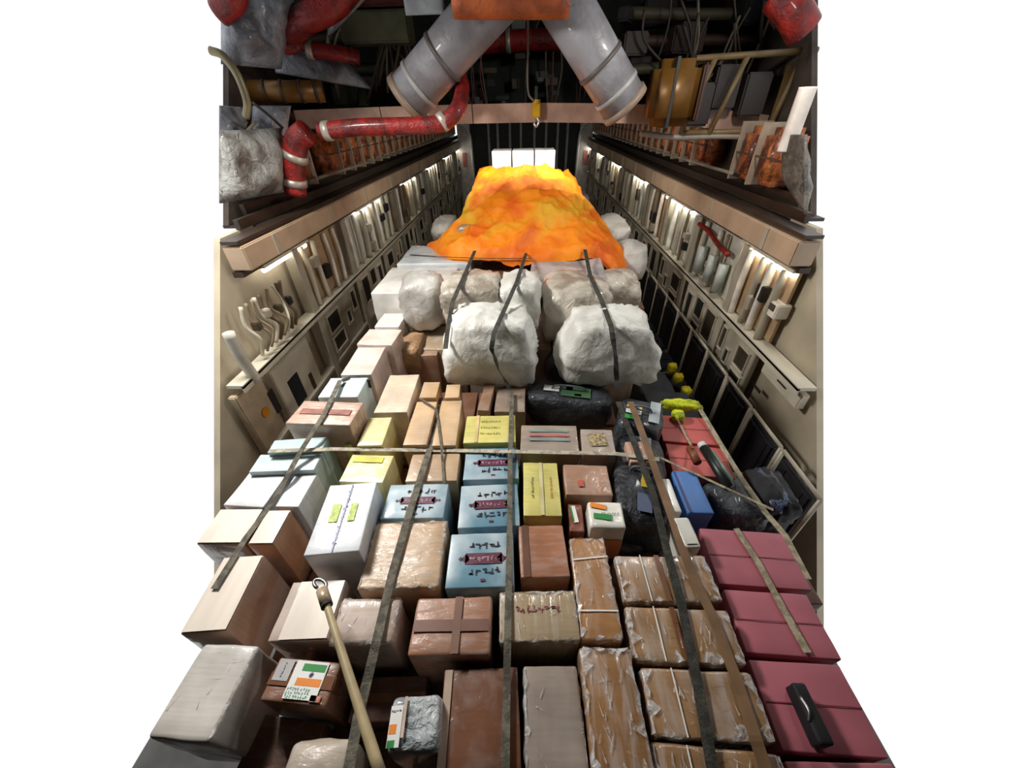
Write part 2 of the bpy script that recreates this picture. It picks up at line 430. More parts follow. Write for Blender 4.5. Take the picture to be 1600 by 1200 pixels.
e, fx, yy, z0 = wallgear('door_panel', 'left', Z5(0, 800), Z5(400, 1100), .08, plain((184, 166, 138), .5), 'tan wall door with an orange round sticker at the left of the hold', 'panel',
         [(Z5(255, 860), Z5(350, 955), DARK)])
p = atx(*Z5(245, 975), XL)
bm = bmesh.new(); bmesh.ops.create_cone(bm, cap_ends=True, segments=20, radius1=.055, radius2=.055, depth=.006)
bmesh.ops.rotate(bm, verts=bm.verts, cent=(0, 0, 0), matrix=Matrix.Rotation(math.pi/2, 3, 'Y'))
link('sticker', fin(bm), plain((236, 150, 20), .5), e, (fx, p.y-yy, p.z-z0))
pp = [atx(*Z5(25, 480), XL+.1), atx(*Z5(110, 640), XL+.1), atx(*Z5(205, 780), XL+.1)]
tag(tube('drain_pipe', pp, .05, plain((200, 196, 180), .4)), 'thick pale pipe slanting down the left wall at the frame edge', 'pipe')
e = sidething('valve_assembly', 'left', 3.55, 1.8, 'cluster of bent pipes and valves above the ledge near the left edge', 'equipment')
rn = random.Random(3)
for k in range(9):
    y = -.42+k*.085
    tube('pipe', [(.06, y, .02), (.1+rn.random()*.05, y+rn.uniform(-.06, .06), .2), (.06, y+rn.uniform(-.12, .12), .36), (.07, y+rn.uniform(-.04, .04), .55)], rn.uniform(.012, .022), rn.choice((CREAM, plain((110, 92, 70), .5), plain((150, 136, 110), .5))), e)
for k in range(4): box('valve', (.09, -.35+k*.2, .15+rn.random()*.25), (.08, .07, .09), rn.choice((plain((90, 76, 58), .5), DARK, CREAM2)), e, 0, .01)
# right wall gear
e, fx, yy, z0 = wallgear('door_panel', 'right', Z7(1010, 420), Z7(1180, 760), .08, CREAM, 'cream wall door with an orange round sticker on the right wall', 'panel', [(Z7(1075, 570), Z7(1125, 635), BLACK), (Z7(930, 600), Z7(960, 660), plain((60, 48, 40), .6))])
p = atx(*Z7(1040, 475), XR)
bm = bmesh.new(); bmesh.ops.create_cone(bm, cap_ends=True, segments=20, radius1=.05, radius2=.05, depth=.006)
bmesh.ops.rotate(bm, verts=bm.verts, cent=(0, 0, 0), matrix=Matrix.Rotation(math.pi/2, 3, 'Y'))
link('sticker', fin(bm), plain((226, 150, 20), .5), e, (fx, p.y-yy, p.z-z0))
wallgear('control_box', 'right', Z7(1050, 60), Z7(1080, 200), .14, plain((232, 226, 210), .5), 'white control box with a dark window above the right ledge by the nearest lamp', 'panel',
         [(Z7(1060, 80), Z7(1085, 150), plain((84, 70, 60), .6))])
e = sidething('fire_hose', 'right', 5.2, 2.3, 'red hose arched over pale bottles on the right wall', 'hose')
q = [atx(x, y, XR-.1)-Vector((XR, 5.2, 2.3)) for x, y in ((1093, 350), (1108, 362), (1122, 382), (1138, 398))]
tube('hose_body', q, .03, RED, e)
for k in range(3):
    a = atx(1100+k*16, 385+k*14, XR-.08)-Vector((XR, 5.2, 2.3)); tube('bottle', [a, a-Vector((0, 0, .35))], .06, plain((190, 196, 188), .35), e, False)

# seats along the right wall
def seat(y, label, z=.5):
    e = empty('sidewall_seat', (XR-.12, y, z)); tag(e, label, 'seat', 'folded seats along the right wall')
    bm = bmesh.new(); addbox(bm, (-.1, 0, .42), (.06, .44, .66), 0, .02); link('backrest', fin(bm), plain((24, 22, 28), .85, var=.5, scale=9, bmp=.6), e)
    bm = bmesh.new(); addbox(bm, (-.24, 0, .1), (.26, .42, .07), 0, .02); link('seat_pad', fin(bm), plain((30, 28, 32), .85, var=.5, scale=9, bmp=.6), e)
    bm = bmesh.new()
    for sy in (-.26, .26): addtube(bm, [(-.1, sy, -.5), (-.1, sy, .8)], .018, 8); addtube(bm, [(-.1, sy, .05), (-.38, sy, .05), (-.38, sy, -.5)], .016, 8)
    addtube(bm, [(-.1, -.26, .8), (-.1, .26, .8)], .018, 8); addtube(bm, [(-.38, -.26, .05), (-.38, .26, .05)], .016, 8)
    link('seat_frame', fin(bm, True), CREAM2, e)
    bm = bmesh.new()
    for sy in (-.12, .12): addbox(bm, (-.135, sy, .42), (.008, .045, .6))
    addbox(bm, (-.29, 0, .142), (.2, .05, .012)); link('harness', fin(bm), BLACK, e)
for k in range(14): seat(2.1+k*.56, 'dark folding seat with pale tube frame in the row along the right wall')
for k, (x, y, c) in enumerate(((1062, 536, 'far'), (1071, 554, 'second'), (1085, 572, 'third'), (1101, 588, 'near'))):
    p = atx(x, y, XR-.46)
    sack('life_vest', (p.x, p.y, .76), (.12, .12, .13+.0), cloth((250, 240, 40), (220, 200, 20), .6, 6, .5, name='vest'),
         'small yellow pouch on the dark seats, %s one of four' % ['farthest', 'second farthest', 'second nearest', 'nearest'][k], 'pouch', seed=k+3, amp=.12, res=20)

# bulkhead at the front
b = empty('front_bulkhead', (0, 18.5, 0)); tag(b, 'dark front bulkhead with vertical white bars at the far end of the hold', 'bulkhead')
box('panel', (0, 0, 1.85), (4.3, .1, 3.6), plain((24, 30, 34), .6), b)
for x in (764, 778, 797, 814, 835, 853, 871, 886):
    p = aty(x, 220, 18.4); box('bar', (p.x, -.09, 2.4), (.09, .08, 2.4), plain((168, 174, 170), .5), b)
for s in (-1, 1):
    e = empty('door_surround', (s*2.25-.05, 17.2, 0)); tag(e, 'white curved partition beside the far bulkhead, %s side' % ('left' if s < 0 else 'right'), 'partition')
    box('partition', (s*.12, 0, 1.75), (.5, .08, 3.3), plain((208, 206, 200), .5), e, 0, .02)
    tube('arch_tube', [(-s*.16, -.08, .3), (-s*.16, -.08, 2.6), (-s*.05, -.1, 3.2), (s*.2, -.1, 3.4)], .05, plain((230, 230, 226), .4), e)
    box('red_extinguisher_panel', (s*.15, -.06, 2.2), (.16, .04, .5), plain((180, 110, 110), .5), e, 0, .01)

# ------------------------------------------------------------------ overhead
TB = empty('cross_beam', (0, 5.7, 3.6)); tag(TB, 'pinkish beige beam crossing the hold below the ceiling systems', 'beam')
bm = bmesh.new()
P = [aty(x, y, 5.62) for x, y in ((470, 187), (600, 182), (740, 178), (838, 176), (960, 177), (1080, 182), (1200, 196))]
for a, c in zip(P, P[1:]):
    m = (a+c)/2; L = (c-a).length; r = bmesh.ops.create_cube(bm, size=1); vs = r['verts']
    bmesh.ops.scale(bm, vec=(L+.01, .22, .19), verts=vs)
    bmesh.ops.rotate(bm, verts=vs, cent=(0, 0, 0), matrix=Matrix.Rotation(-math.atan2((c-a).z, (c-a).x), 3, 'Y'))
    bmesh.ops.translate(bm, verts=vs, vec=m-Vector((0, 5.7, 3.6)))
link('beam_body', fin(bm), plain((196, 158, 138), .5, 0, .2), TB)
o = box('web_plate', (-.1, .1, .14), (5.9, .06, .16), plain((120, 84, 60), .6), TB)
p = aty(838, 172, 5.45)
e = empty('hoist_hook', p); tag(e, 'small yellow hook block on the middle of the cross beam', 'hook')
bm = bmesh.new(); addbox(bm, (0, 0, -.0), (.1, .06, .14), 0, .01); addtube(bm, [(0, 0, .06), (0, 0, .1)], .045, 12); link('block', fin(bm), plain((206, 160, 20), .5), e)
bm = bmesh.new(); addtube(bm, smoothpath([(0, 0, -.07), (.03, 0, -.12), (0, 0, -.16), (-.03, 0, -.13)]), .012, 8); link('hook', fin(bm), STEEL, e)
P = [aty(825, y, 5.4) for y in (-40, 60, 140)]+[aty(834, 158, 5.42)]
tag(tube('hanging_cable', P, .012, plain((120, 110, 96), .6)), 'thin pale cable hanging down the middle in front of the white ducts', 'cable')
DUCT = cloth((156, 156, 162), (126, 122, 126), .45, 2, .4, .2, name='duct_wrap')
for nm, a, c, y in (('left', (787, -20), (638, 152), 5.0), ('right', (872, -12), (974, 162), 5.0)):
    A = aty(*a, y); B = aty(*c, y+.12); e = empty('air_duct', B); tag(e, 'fat white wrapped duct slanting up to the %s from behind the beam' % ('right, the left one' if nm == 'left' else 'left, the right one'), 'duct')
    A -= B; Z = Vector((0, 0, 0))
    R_ = .235
    tube('duct_body', [Z+A*.02, A*.5, A], R_, DUCT, e, False, 32)
    for t in (.14, .4): tube('clamp_band', [A*t-A.normalized()*.02, A*t+A.normalized()*.02], R_+.012, plain((96, 88, 84), .5) if t != .14 else plain((170, 168, 166), .4), e, False, 32)
    tube('end_ring', [Z-A.normalized()*.04, A*.02], R_+.02, plain((150, 128, 110), .5), e, False, 32)
P = [aty(x, -4, 4.55) for x in (708, 790, 890)]
tag(tube('crossing_duct', P, .14, cloth((168, 84, 40), (120, 56, 26), .5, 3, .5, name='duct_wrap'), None, True, 24), 'orange-brown duct end crossing above the two white ducts', 'duct')
def rpipe(L, r, label, cl=()):
    Pw = [aty(*p) for p in L]; o = Pw[0].copy(); e = empty('red_pipe', o); tag(e, label, 'pipe')
    tube('pipe_body', [p-o for p in Pw], r, RED, e, True, 16)
    for i, t in cl:
        a = Pw[i].lerp(Pw[i+1], t)-o; d = (Pw[i+1]-Pw[i]).normalized(); tube('clamp', [a-d*.035, a+d*.035], r+.012, plain((190, 180, 166), .4, .4), e, False, 16)
rpipe([(500, 206, 4.7), (560, 199, 4.7), (640, 197, 4.7), (690, 192, 4.7), (715, 170, 4.75), (722, 138, 5.2), (718, 118, 5.35)], .08, 'red sleeved pipe running in front of the cross beam and bending up', ((0, .2), (3, .1)))
rpipe([(462, 303, 4.7), (458, 265, 4.7), (464, 222, 4.7), (480, 206, 4.7)], .12, 'thick red pipe standing upright above the left beam', ((0, .5), (1, .5)))
rpipe([(560, -40, 5.3), (520, 8, 5.3), (470, 34, 5.3), (452, 56, 5.35), (462, 78, 5.4)], .125, 'fat red pipe curving down at the top left', ())
rpipe([(480, 78, 5.45), (520, 82, 5.5), (562, 90, 5.6)], .07, 'short red pipe left of the left white duct', ((0, .1),))
rpipe([(740, 70, 7.6), (800, 64, 7.6), (860, 62, 7.6), (900, 66, 7.6)], .13, 'red pipe seen deep between the two white ducts', ((0, .9),))
rpipe([(1215, -10, 4.9), (1240, 20, 4.8), (1256, 48, 4.8)], .14, 'red pipe in the top right corner', ())
rpipe([(342, 20, 4.7), (362, 4, 4.7), (372, -20, 4.7)], .1, 'red pipe in the top left corner', ())
# silver insulation quilts at upper left
def quilt(name, L, th, mat, label, seed, seg=14):
    """soft blanket spanning four corner points (px,py,Y)"""
    c = [aty(*p) for p in L]; o = sum(c, Vector())/4; bm = bmesh.new(); G = []
    nrm = (c[1]-c[0]).cross(c[3]-c[0]).normalized()
    if nrm.y > 0: nrm = -nrm
    for sd in (0, 1):
        g = []
        for i in range(seg+1):
            row = []
            for j in range(seg+1):
                u, v = i/seg, j/seg
                p = c[0].lerp(c[1], u).lerp(c[3].lerp(c[2], u), v)-o
                ed = (1-(2*u-1)**4)*(1-(2*v-1)**4)
                k = .5+.5*noise.noise(p*3+Vector((seed, 0, 0)))+.35*(1-abs(noise.noise(p*7+Vector((0, seed, 0))))*2)
                row.append(bm.verts.new(p+nrm*(th*ed*k if sd == 0 else -.02)))
            g.append(row)
        G.append(g)
    for g in G:
        for i in range(seg):
            for j in range(seg): bm.faces.new((g[i][j], g[i+1][j], g[i+1][j+1], g[i][j+1]))
    def rim(a, b): bm.faces.new((a[0], a[1], b[1], b[0]))
    A, B = G
    for i in range(seg):
        rim((A[i][0], A[i+1][0]), (B[i][0], B[i+1][0])); rim((A[i][seg], A[i+1][seg]), (B[i][seg], B[i+1][seg]))
        rim((A[0][i], A[0][i+1]), (B[0][i], B[0][i+1])); rim((A[seg][i], A[seg][i+1]), (B[seg][i], B[seg][i+1]))
    return tag(link(name, fin(bm, True), mat, None, o), label, 'blanket')
quilt('insulation_blanket', [(345, -10, 4.9), (462, -10, 5.3), (440, 108, 5.2), (345, 100, 4.75)], .22, SILVER, 'large silver insulation blanket bulging in the top left corner', 1)
quilt('insulation_blanket', [(430, 70, 5.5), (545, 96, 5.7), (580, 138, 5.7), (430, 112, 5.3)], .1, SILVER, 'silver insulation flap below the short red pipe', 2)
quilt('insulation_blanket', [(515, 40, 5.7), (560, 0, 5.7), (575, -10, 5.7), (512, 56, 5.6)], .04, SILVER, 'narrow silver strip beside the curving red pipe', 3)
quilt('insulation_blanket', [(345, 165, 4.4), (385, 168, 4.7), (385, 215, 4.6), (345, 212, 4.3)], .1, SILVER, 'silver insulation patch at the left edge below the gold tanks', 4)
quilt('insulation_blanket', [(395, 165, 4.9), (455, 165, 5.2), (448, 212, 5.0), (392, 208, 4.75)], .1, SILVER, 'silver insulation patch left of the upright red pipe', 5)
quilt('insulation_blanket', [(345, 205, 4.05), (440, 200, 4.8), (445, 300, 4.6), (345, 318, 3.8)], .14, cloth((150, 150, 146), (96, 92, 86), .4, 4, 1, .2, name='quilt'), 'grey crumpled insulation above the left beam behind cables', 6)
quilt('insulation_blanket', [(1225, 210, 4.3), (1262, 210, 3.9), (1262, 335, 3.5), (1225, 280, 4.1)], .1, cloth((110, 104, 96), (60, 56, 52), .5, 4, 1, .2, name='quilt'), 'dark grey crumpled insulation at the right edge above the beam', 7)
quilt('insulation_blanket', [(628, -15, 5.0), (692, -15, 5.0), (694, 22, 5.0), (634, 24, 5.0)], .02, plain((190, 196, 202), .4), 'flat pale grey box cover at the top left of the ducts', 8)
# gold tanks
A = aty(392, 143, 5.1); B = aty(505, 143, 5.3)
e = empty('gold_tank', A); tag(e, 'row of gold banded tanks lying across at the upper left', 'tank')
tube('tank_body', [Vector(), (B-A)*.5, B-A], .1, GOLD, e, False, 20)
for t in (.18, .42, .68, .9): tube('band', [(B-A)*t, (B-A)*(t+.04)], .108, plain((60, 40, 24), .5), e, False, 20)
A = aty(352, 140, 4.45)
bm = bmesh.new(); addtube(bm, smoothpath([(0, 0, .28), (.1, 0, .24), (.17, 0, .1), (.17, 0, -.1), (.1, 0, -.22)]), .035, 10)
tag(link('pipe_elbow', fin(bm, True), plain((150, 140, 110), .4, .3), None, A), 'pale curved pipe at the left edge beside the gold tanks', 'pipe')
A = aty(1014, 148, 5.2); B = aty(1084, 148, 5.2)
e = empty('gold_canister', A); tag(e, 'gold-brown canister with a dark band at the upper right', 'canister')
bm = bmesh.new(); L = (B-A).length; addbox(bm, (L/2, 0, 0), (L, .34, .58), 0, .08); link('canister_body', fin(bm, True), GOLD, e)
box('dark_band', (L*.42, 0, 0), (.03, .36, .6), DARK, e); box('end_cap', (L+.03, 0, 0), (.05, .3, .5), plain((70, 40, 30), .5), e, 0, .02)
e = empty('equipment_rack', aty(1165, 145, 5.3)); tag(e, 'dark rack of boxes framed in olive tubing at the upper right', 'rack')
bm = bmesh.new()
for a, c in (((-.62, 0, .3), (.62, 0, .34)), ((-.62, 0, -.36), (.62, 0, -.36)), ((-.62, 0, -.36), (-.42, 0, .3)), ((.38, 0, -.36), (.5, 0, .34)), ((-.3, -.03, -.36), (-.1, -.03, .3))): addtube(bm, [a, c], .03, 8)
link('tube_frame', fin(bm, True), plain((120, 100, 66), .5), e)
box('olive_plate', (.52, .05, -.02), (.26, .05, .5), plain((104, 82, 44), .6), e, 0, .01)
for k, (x, z) in enumerate(((-.2, .05), (.14, -.02), (-.45, -.1))): box('unit', (x, .12, z), (.28, .16, .4), plain((48, 40, 36), .5), e, 0, .02)
e = empty('white_bottle', aty(1247, 180, 4.2)); tag(e, 'white rounded bottle at the right edge above the beam', 'bottle')
tube('bottle_body', [(0, 0, -.28), (0, 0, -.2), (0, 0, .1), (0, 0, .2)], .07, plain((224, 214, 204), .4), e)
# systems deep in the cavity: boxes, frames, cable runs
e = empty('avionics_rack', (0, 8.0, 3.8)); tag(e, 'dark rack of small units and cables deep between the white ducts', 'rack')
rn = random.Random(11)
for k in range(34):
    x = rn.uniform(-1.0, 1.0); z = rn.uniform(.05, 1.2)
    box('unit', (x, -rn.uniform(0, .25), z), (rn.uniform(.05, .3), .15, rn.uniform(.05, .2)), plain(rn.choice(((52, 60, 50), (90, 86, 60), (110, 104, 110), (50, 66, 60), (72, 54, 40), (120, 120, 116))), .5), e, 0, .006)
for k in range(12):
    x = rn.uniform(-1.1, 1.1); tube('cable', [(x, -.32, 0), (x+rn.uniform(-.1, .1), -.36, .6), (x+rn.uniform(-.4, .4), -.32, 1.4)], .012, plain(rn.choice(((120, 104, 80), (80, 70, 60), (130, 60, 60))), .5), e)
for sd, xa, xb in (('left', 455, 640), ('right', 975, 1250)):
    e = empty('ceiling_systems', (0, 6.6, 4.0)); tag(e, 'tangle of dark ducts, frames and cables under the ceiling at the upper %s' % sd, 'equipment')
    for k in range(26):
        x = rn.uniform(xa, xb); y = rn.uniform(-20, 150); p = aty(x, y, rn.uniform(6.2, 7.4))-Vector((0, 6.6, 4.0))
        box('unit', p, (rn.uniform(.15, .5), .25, rn.uniform(.08, .3)), plain(rn.choice(((56, 34, 26), (66, 70, 48), (40, 38, 36), (84, 60, 44), (30, 34, 40), (110, 104, 96)) if sd == 'left' else ((40, 30, 28), (46, 46, 38), (34, 30, 32), (60, 44, 36), (26, 28, 34))), .6), e, rn.uniform(-.5, .5), .02)
    for k in range(16):
        x = rn.uniform(xa, xb); p = aty(x, rn.uniform(-30, 40), 6.0); q = aty(x+rn.uniform(-60, 60), rn.uniform(90, 165), 6.1); m = (p+q)/2+Vector((rn.uniform(-.15, .15), 0, 0))
        tube('cable', [v-Vector((0, 6.6, 4.0)) for v in (p, m, q)], rn.uniform(.01, .022), plain(rn.choice(((130, 116, 100), (90, 76, 60), (60, 50, 44))), .5), e)
    for k in range(3):
        y = 20+k*45; P = [aty(xa, y, 6.3), aty((xa+xb)/2, y+rn.uniform(-12, 12), 6.4), aty(xb, y, 6.3)]
        tube('duct', [v-Vector((0, 6.6, 4.0)) for v in P], .06, plain(rn.choice(((70, 66, 44), (64, 40, 30))), .6), e)
e = empty('olive_box', aty(590, 45, 5.9)); tag(e, 'olive box with reddish top beside the left white duct', 'box')
box('box_body', (0, 0, 0), (.8, .3, .28), plain((98, 100, 72), .5), e, 0, .02); box('red_cover', (0, -.02, .3), (.8, .3, .28), plain((92, 44, 32), .5), e, 0, .02)
# cables over the left quilts
rn = random.Random(5)
for k, L in enumerate((((345, 285, 3.9), (400, 265, 4.3), (445, 258, 4.7)), ((345, 300, 3.85), (400, 284, 4.2), (450, 270, 4.7)), ((345, 232, 4.1), (375, 215, 4.3), (400, 190, 4.5)),
                       ((385, 190, 4.6), (378, 215, 4.5), (400, 262, 4.4), (392, 300, 4.2)), ((395, 160, 4.7), (420, 180, 4.7), (442, 200, 4.8)), ((360, 190, 4.3), (400, 205, 4.5), (440, 203, 4.8)),
                       ((405, 222, 4.4), (430, 230, 4.6), (452, 225, 4.8)), ((345, 262, 4.0), (372, 240, 4.2), (395, 225, 4.4)))):
    tag(tube('cable', [aty(*p) for p in L], .018 if k < 2 else .014, plain(((60, 52, 46), (70, 60, 50), (120, 112, 96), (132, 122, 100))[k % 4], .5)),
        'cable strung across the grey insulation above the left beam', 'cable', 'cables over the upper left insulation')
# upper sidewall insulated bays
for side, X, s in (('left', XL-.3, -1), ('right', XR+.3, 1)):
    k = 0; y = 5.15 if side == 'left' else 4.6
    while y < 17:
        if 5.2 < y < 6.05: y += .45; continue
        e = empty('insulated_bay', (X, y, 3.06))
        tag(e, 'copper-brown insulated bay between ribs above the %s beam' % side, 'panel', 'insulated bays above the %s beam' % side)
        bm = bmesh.new(); addbox(bm, (-s*.17, 0, .28), (.3, .38, .52), 0, .07); bmesh.ops.subdivide_edges(bm, edges=bm.edges, cuts=1)
        link('insulation', fin(bm, True), COPPER, e)
        bm = bmesh.new(); addbox(bm, (-s*.17, .22, .29), (.34, .022, .58)); link('rib', fin(bm), plain((168, 150, 130), .5), e)
        bm = bmesh.new()
        addbox(bm, (-s*.325, 0, .28), (.01, .42, .02))
        link('stringer', fin(bm), plain((84, 62, 46), .5), e)
        y += .45; k += 1
    tag(tube('long_cable', [(X-s*.32, 5.2, 3.12), (X-s*.32, 9, 3.1), (X-s*.32, 13, 3.12)], .02, plain((130, 124, 112), .5)), 'long grey conduit in front of the insulated bays above the %s beam' % side, 'cable')
tag(tube('grey_conduit', [aty(x, y, 5.3) for x, y in ((1000, 208), (1060, 215), (1130, 213), (1220, 217))], .03, plain((150, 140, 132), .45)), 'grey conduit crossing below the dark rack at the upper right', 'pipe')

# ------------------------------------------------------------------ the cargo
BR = (150, 104, 70); BR2 = (172, 126, 88); BRD = (120, 80, 56); TAN = (196, 164, 124); PINKBR = (176, 134, 114)
BLU = None
def bluecarton():
    m, nt, b = nodes('carton_pale_blue', .4, 0, .35)
    f, raw = ntex(nt, coords(nt), 3.5, 4, .38, .62)
    nt.links.new(mix(nt, f, rgb(98, 140, 160), rgb(180, 195, 202)), b.inputs['Base Color']); bump(nt, b, raw, .2, .01); return m
BLUE = bluecarton()
YEL = carton((212, 202, 116), .2); YELP = carton((216, 208, 148), .4)
TAPE = plain((206, 196, 170), .25, 0, .6, .1); TAPEB = plain((120, 78, 52), .25, 0, .8, .15)
MAR = plain((96, 34, 58), .5, var=.4, scale=20); INK = plain((44, 44, 62), .5); INKR = plain((150, 92, 88), .5)
LID_GLARE = plain((236, 224, 210), .3, 0, .7, .14, 3, .3, (3, .4, 1))  # near-white lid colour painting the glare on the left carton tops
for g in range(1):
    pal = [(-1.0, 1.75), (0.9, 1.75), (-1.0, 4.35), (0.9, 4.35), (-1.0, 6.95), (0.9, 6.95)]
for k, (x, y) in enumerate(pal):
    e = empty('cargo_pallet', (x, y+.05, 0)); nm = ['near left', 'near right', 'middle left', 'middle right', 'far left', 'far right'][k]
    tag(e, 'flat metal cargo pallet under the %s part of the load' % nm, 'pallet')
    box('pallet_deck', (0, 0, .075), (1.86, 2.56, .05), plain((150, 150, 146), .4, .6), e, 0, .01)
    bm = bmesh.new()
    for sx in (-.93, .93): addbox(bm, (sx*.98, 0, .05), (.05, 2.56, .06))
    for sy in (-1.26, 1.26): addbox(bm, (0, sy, .05), (1.86, .05, .06))
    link('edge_rail', fin(bm), STEEL, e)
    bm = bmesh.new()
    for i in range(8):
        for sx in (-.9, .9): addtube(bm, [(sx, -1.1+i*.31, .1), (sx, -1.06+i*.31, .112), (sx, -1.02+i*.31, .1)], .01, 6)
    link('tie_ring', fin(bm), STEEL, e)
# lower layer: tall cartons, seen only down in the gaps
low = None
for iy in range(-1, 5):
    for ix in range(8):
        x = -1.7+ix*.476; y = .78+iy*.54
        if iy < 1 and ix in (0, 7) or iy < 0 and ix in (1, 6): continue
        if iy == 4 and ix > 5 or iy == 3 and ix > 6: continue
        if low is None:
            low = link('tall_carton', roundbox(.455, .5, 1.198, seed=99, amp=.003), carton(BRD, .1), None, (x, y, .1)); c = low
            link('tape', (lambda bm: (addbox(bm, (0, 0, 1.2025), (.05, .49, .001)), fin(bm))[1])(bmesh.new()), TAPEB, low)
            tag(low, 'dark brown carton of the lower layer, glimpsed down in a gap between the boxes above', 'box', 'lower layer of cartons')
        else:
            c = low.copy(); COL.objects.link(c); c.location = (x, y, .1)
            for ch in low.children: d = ch.copy(); COL.objects.link(d); d.parent = c
cr = None
for iy in range(5):
    for ix in range(3):
        x = -1.12+ix*.94; y = 3.9+iy*1.1
        if cr is None:
            cr = link('wrapped_crate', roundbox(.92, 1.04, 1.64, seed=51, r=.03, amp=.01), carton((168, 146, 120), .5, (1, 1, .3)), None, (x, y, .1))
            tag(cr, 'big film wrapped crate carrying the sacks and the orange sheet above it', 'crate', 'wrapped crates under the sacks')
        else: c = cr.copy(); COL.objects.link(c); c.location = (x, y, .1)

F1 = lambda c, f=.5, st=(1, 3, 1): carton(c, f, st)
def glyphs(o, x0, y0, w, hh, n, z, m, name='printed_marks', vert=False, seed=1):
    rn = random.Random(seed); bm = bmesh.new()
    for i in range(n):
        cx = x0+w*((i+.5)/n-.5) if not vert else x0; cy = y0 if not vert else y0+w*((i+.5)/n-.5); g = min(w/n*.85, hh*1.6)
        for k in range(3):
            dx = rn.uniform(-.3, .3)*g; dy = rn.uniform(-.4, .4)*g
            sz = (g*rn.uniform(.5, .95), g*.22, .0006) if rn.random() < .5 else (g*.22, g*rn.uniform(.5, .95), .0006)
            addbox(bm, (cx+dx, cy+dy, z), sz)
    return link(name, fin(bm), m, o)

FILM, _nt, _b = nodes('stretch_film', .18, 0, .6)
_f, _r = ntex(_nt, coords(_nt), 22, 4, .35, .65, 1)
_mr = _nt.nodes.new('ShaderNodeMapRange'); _mr.inputs[3].default_value = .05; _mr.inputs[4].default_value = .7
_nt.links.new(_f, _mr.inputs[0]); _nt.links.new(_mr.outputs[0], _b.inputs['Alpha']); _b.inputs['Base Color'].default_value = (.8, .8, .8, 1); bump(_nt, _b, _r, .8, .02)
def film(o, w, d, h, e, amt=1.0, seed=0, sides='LRNF'):
    """bunched stretch film along the lid edges, with loose folds reaching over the lid"""
    rn = random.Random(seed); bm = bmesh.new(); z = h+e
    def strip(P, wd, nx, ny):
        prev = None
        for i, (x, y, zz) in enumerate(P):
            k = wd*rn.choice((.1, .2, .35, .6, 1.3))*rn.uniform(.6, 1.2); j = rn.uniform(-.006, .006)
            a = bm.verts.new((x+j, y+j, zz-abs(rn.gauss(0, .004)))); b = bm.verts.new((x-nx*k, y-ny*k, z+rn.uniform(.001, .006)))
            c = bm.verts.new((x+nx*.004+j, y+ny*.004+j, zz-.02*rn.uniform(.3, 1.6)-.01))
            if prev: bm.faces.new((prev[0], a, b, prev[1])); bm.faces.new((prev[2], c, a, prev[0]))
            prev = (a, b, c)
    n = max(6, int(w/.028)); m = max(6, int(d/.028)); g = .004
    for s_ in sides:
        if s_ in 'LR':
            sg = -1 if s_ == 'L' else 1; strip([(sg*(w/2-.002), -d/2+.01+(d-.02)*i/m, z-.003) for i in range(m+1)], .022*amt, sg, 0)
        else:
            sg = -1 if s_ == 'N' else 1; strip([(-w/2+.01+(w-.02)*i/n, sg*(d/2-.002), z-.003) for i in range(n+1)], .022*amt, 0, sg)
    for k in range(int(9*amt)):
        x = rn.uniform(-.45, .45)*w; y = rn.uniform(-.45, .45)*d; a = rn.uniform(-.5, .5)+(0 if rn.random() < .7 else math.pi/2); L = rn.uniform(.04, .12)
        px, py = math.sin(a)*L, math.cos(a)*L
        if abs(x+px) > w*.48 or abs(y+py) > d*.48: continue
        v = [bm.verts.new(q) for q in ((x-.003, y, z+.001), (x+.004, y, z+.001), (x+px*.5, y+py*.5, z+.005), (x+px, y+py, z+.0012))]
        bm.faces.new((v[0], v[1], v[2])); bm.faces.new((v[0], v[2], v[3]))
    return tag(link('stretch_film', fin(bm), FILM, o), kind='stuff')
# foreground rows ------------------------------------------------
o, w, d, h, e = bx([(322, 1002), (408, 1005), (330, 1160), (215, 1160)], 1.78, carton((206, 200, 192), .8, (1, .25, 1), 7), 'tall white film wrapped box at the left edge beside the flag sticker carton', amp=.008, r=.03); film(o, w, d, h, e, .8, 86, 'R')
o, w, d, h, e = bx([(437, 1020), (533, 1036), (509, 1116), (406, 1090)], 1.70, F1((138, 96, 74), .4), 'small brown carton with a green, white and orange flag sheet on its lid', tape=(.05, TAPEB), r=.02)
WHP = plain((236, 236, 232), .5, var=.06); GRN = plain((34, 140, 60), .5, var=.1); ORG = plain((240, 140, 36), .5, var=.1); NAVY = plain((40, 50, 110), .5)
fs = decal(o, 'flag_sheet', w*.08, d*.02, h+e+.003, w*.5, d*.86, WHP)
decal(fs, 'green_band', w*.13, d*.3, h+e+.004, w*.36, d*.17, GRN)
decal(fs, 'orange_band', w*.12, -d*.03, h+e+.004, w*.38, d*.17, ORG)
bm = bmesh.new()
for k in range(12):
    r = bmesh.ops.create_cube(bm, size=1); bmesh.ops.scale(bm, vec=(.002, .011, .0006), verts=r['verts']); bmesh.ops.translate(bm, vec=(0, .006, 0), verts=r['verts'])
    bmesh.ops.rotate(bm, verts=r['verts'], cent=(0, 0, 0), matrix=Matrix.Rotation(k*math.pi/6, 3, 'Z')); bmesh.ops.translate(bm, vec=(w*.125, d*.135, h+e+.0045), verts=r['verts'])
link('wheel_emblem', fin(bm), NAVY, fs)
for k in range(3): glyphs(fs, w*.02, -d*(.2+.08*k), w*.36, .02, 9, h+e+.0045, plain((130, 190, 170), .5), 'text_line', seed=k)
sl = decal(o, 'side_label', -w*.33, d*.2, h+e+.003, w*.24, d*.5, plain((190, 186, 186), .4))
glyphs(sl, -w*.33, d*.2, d*.35, .03, 6, h+e+.004, INK, 'label_text', True, 4)
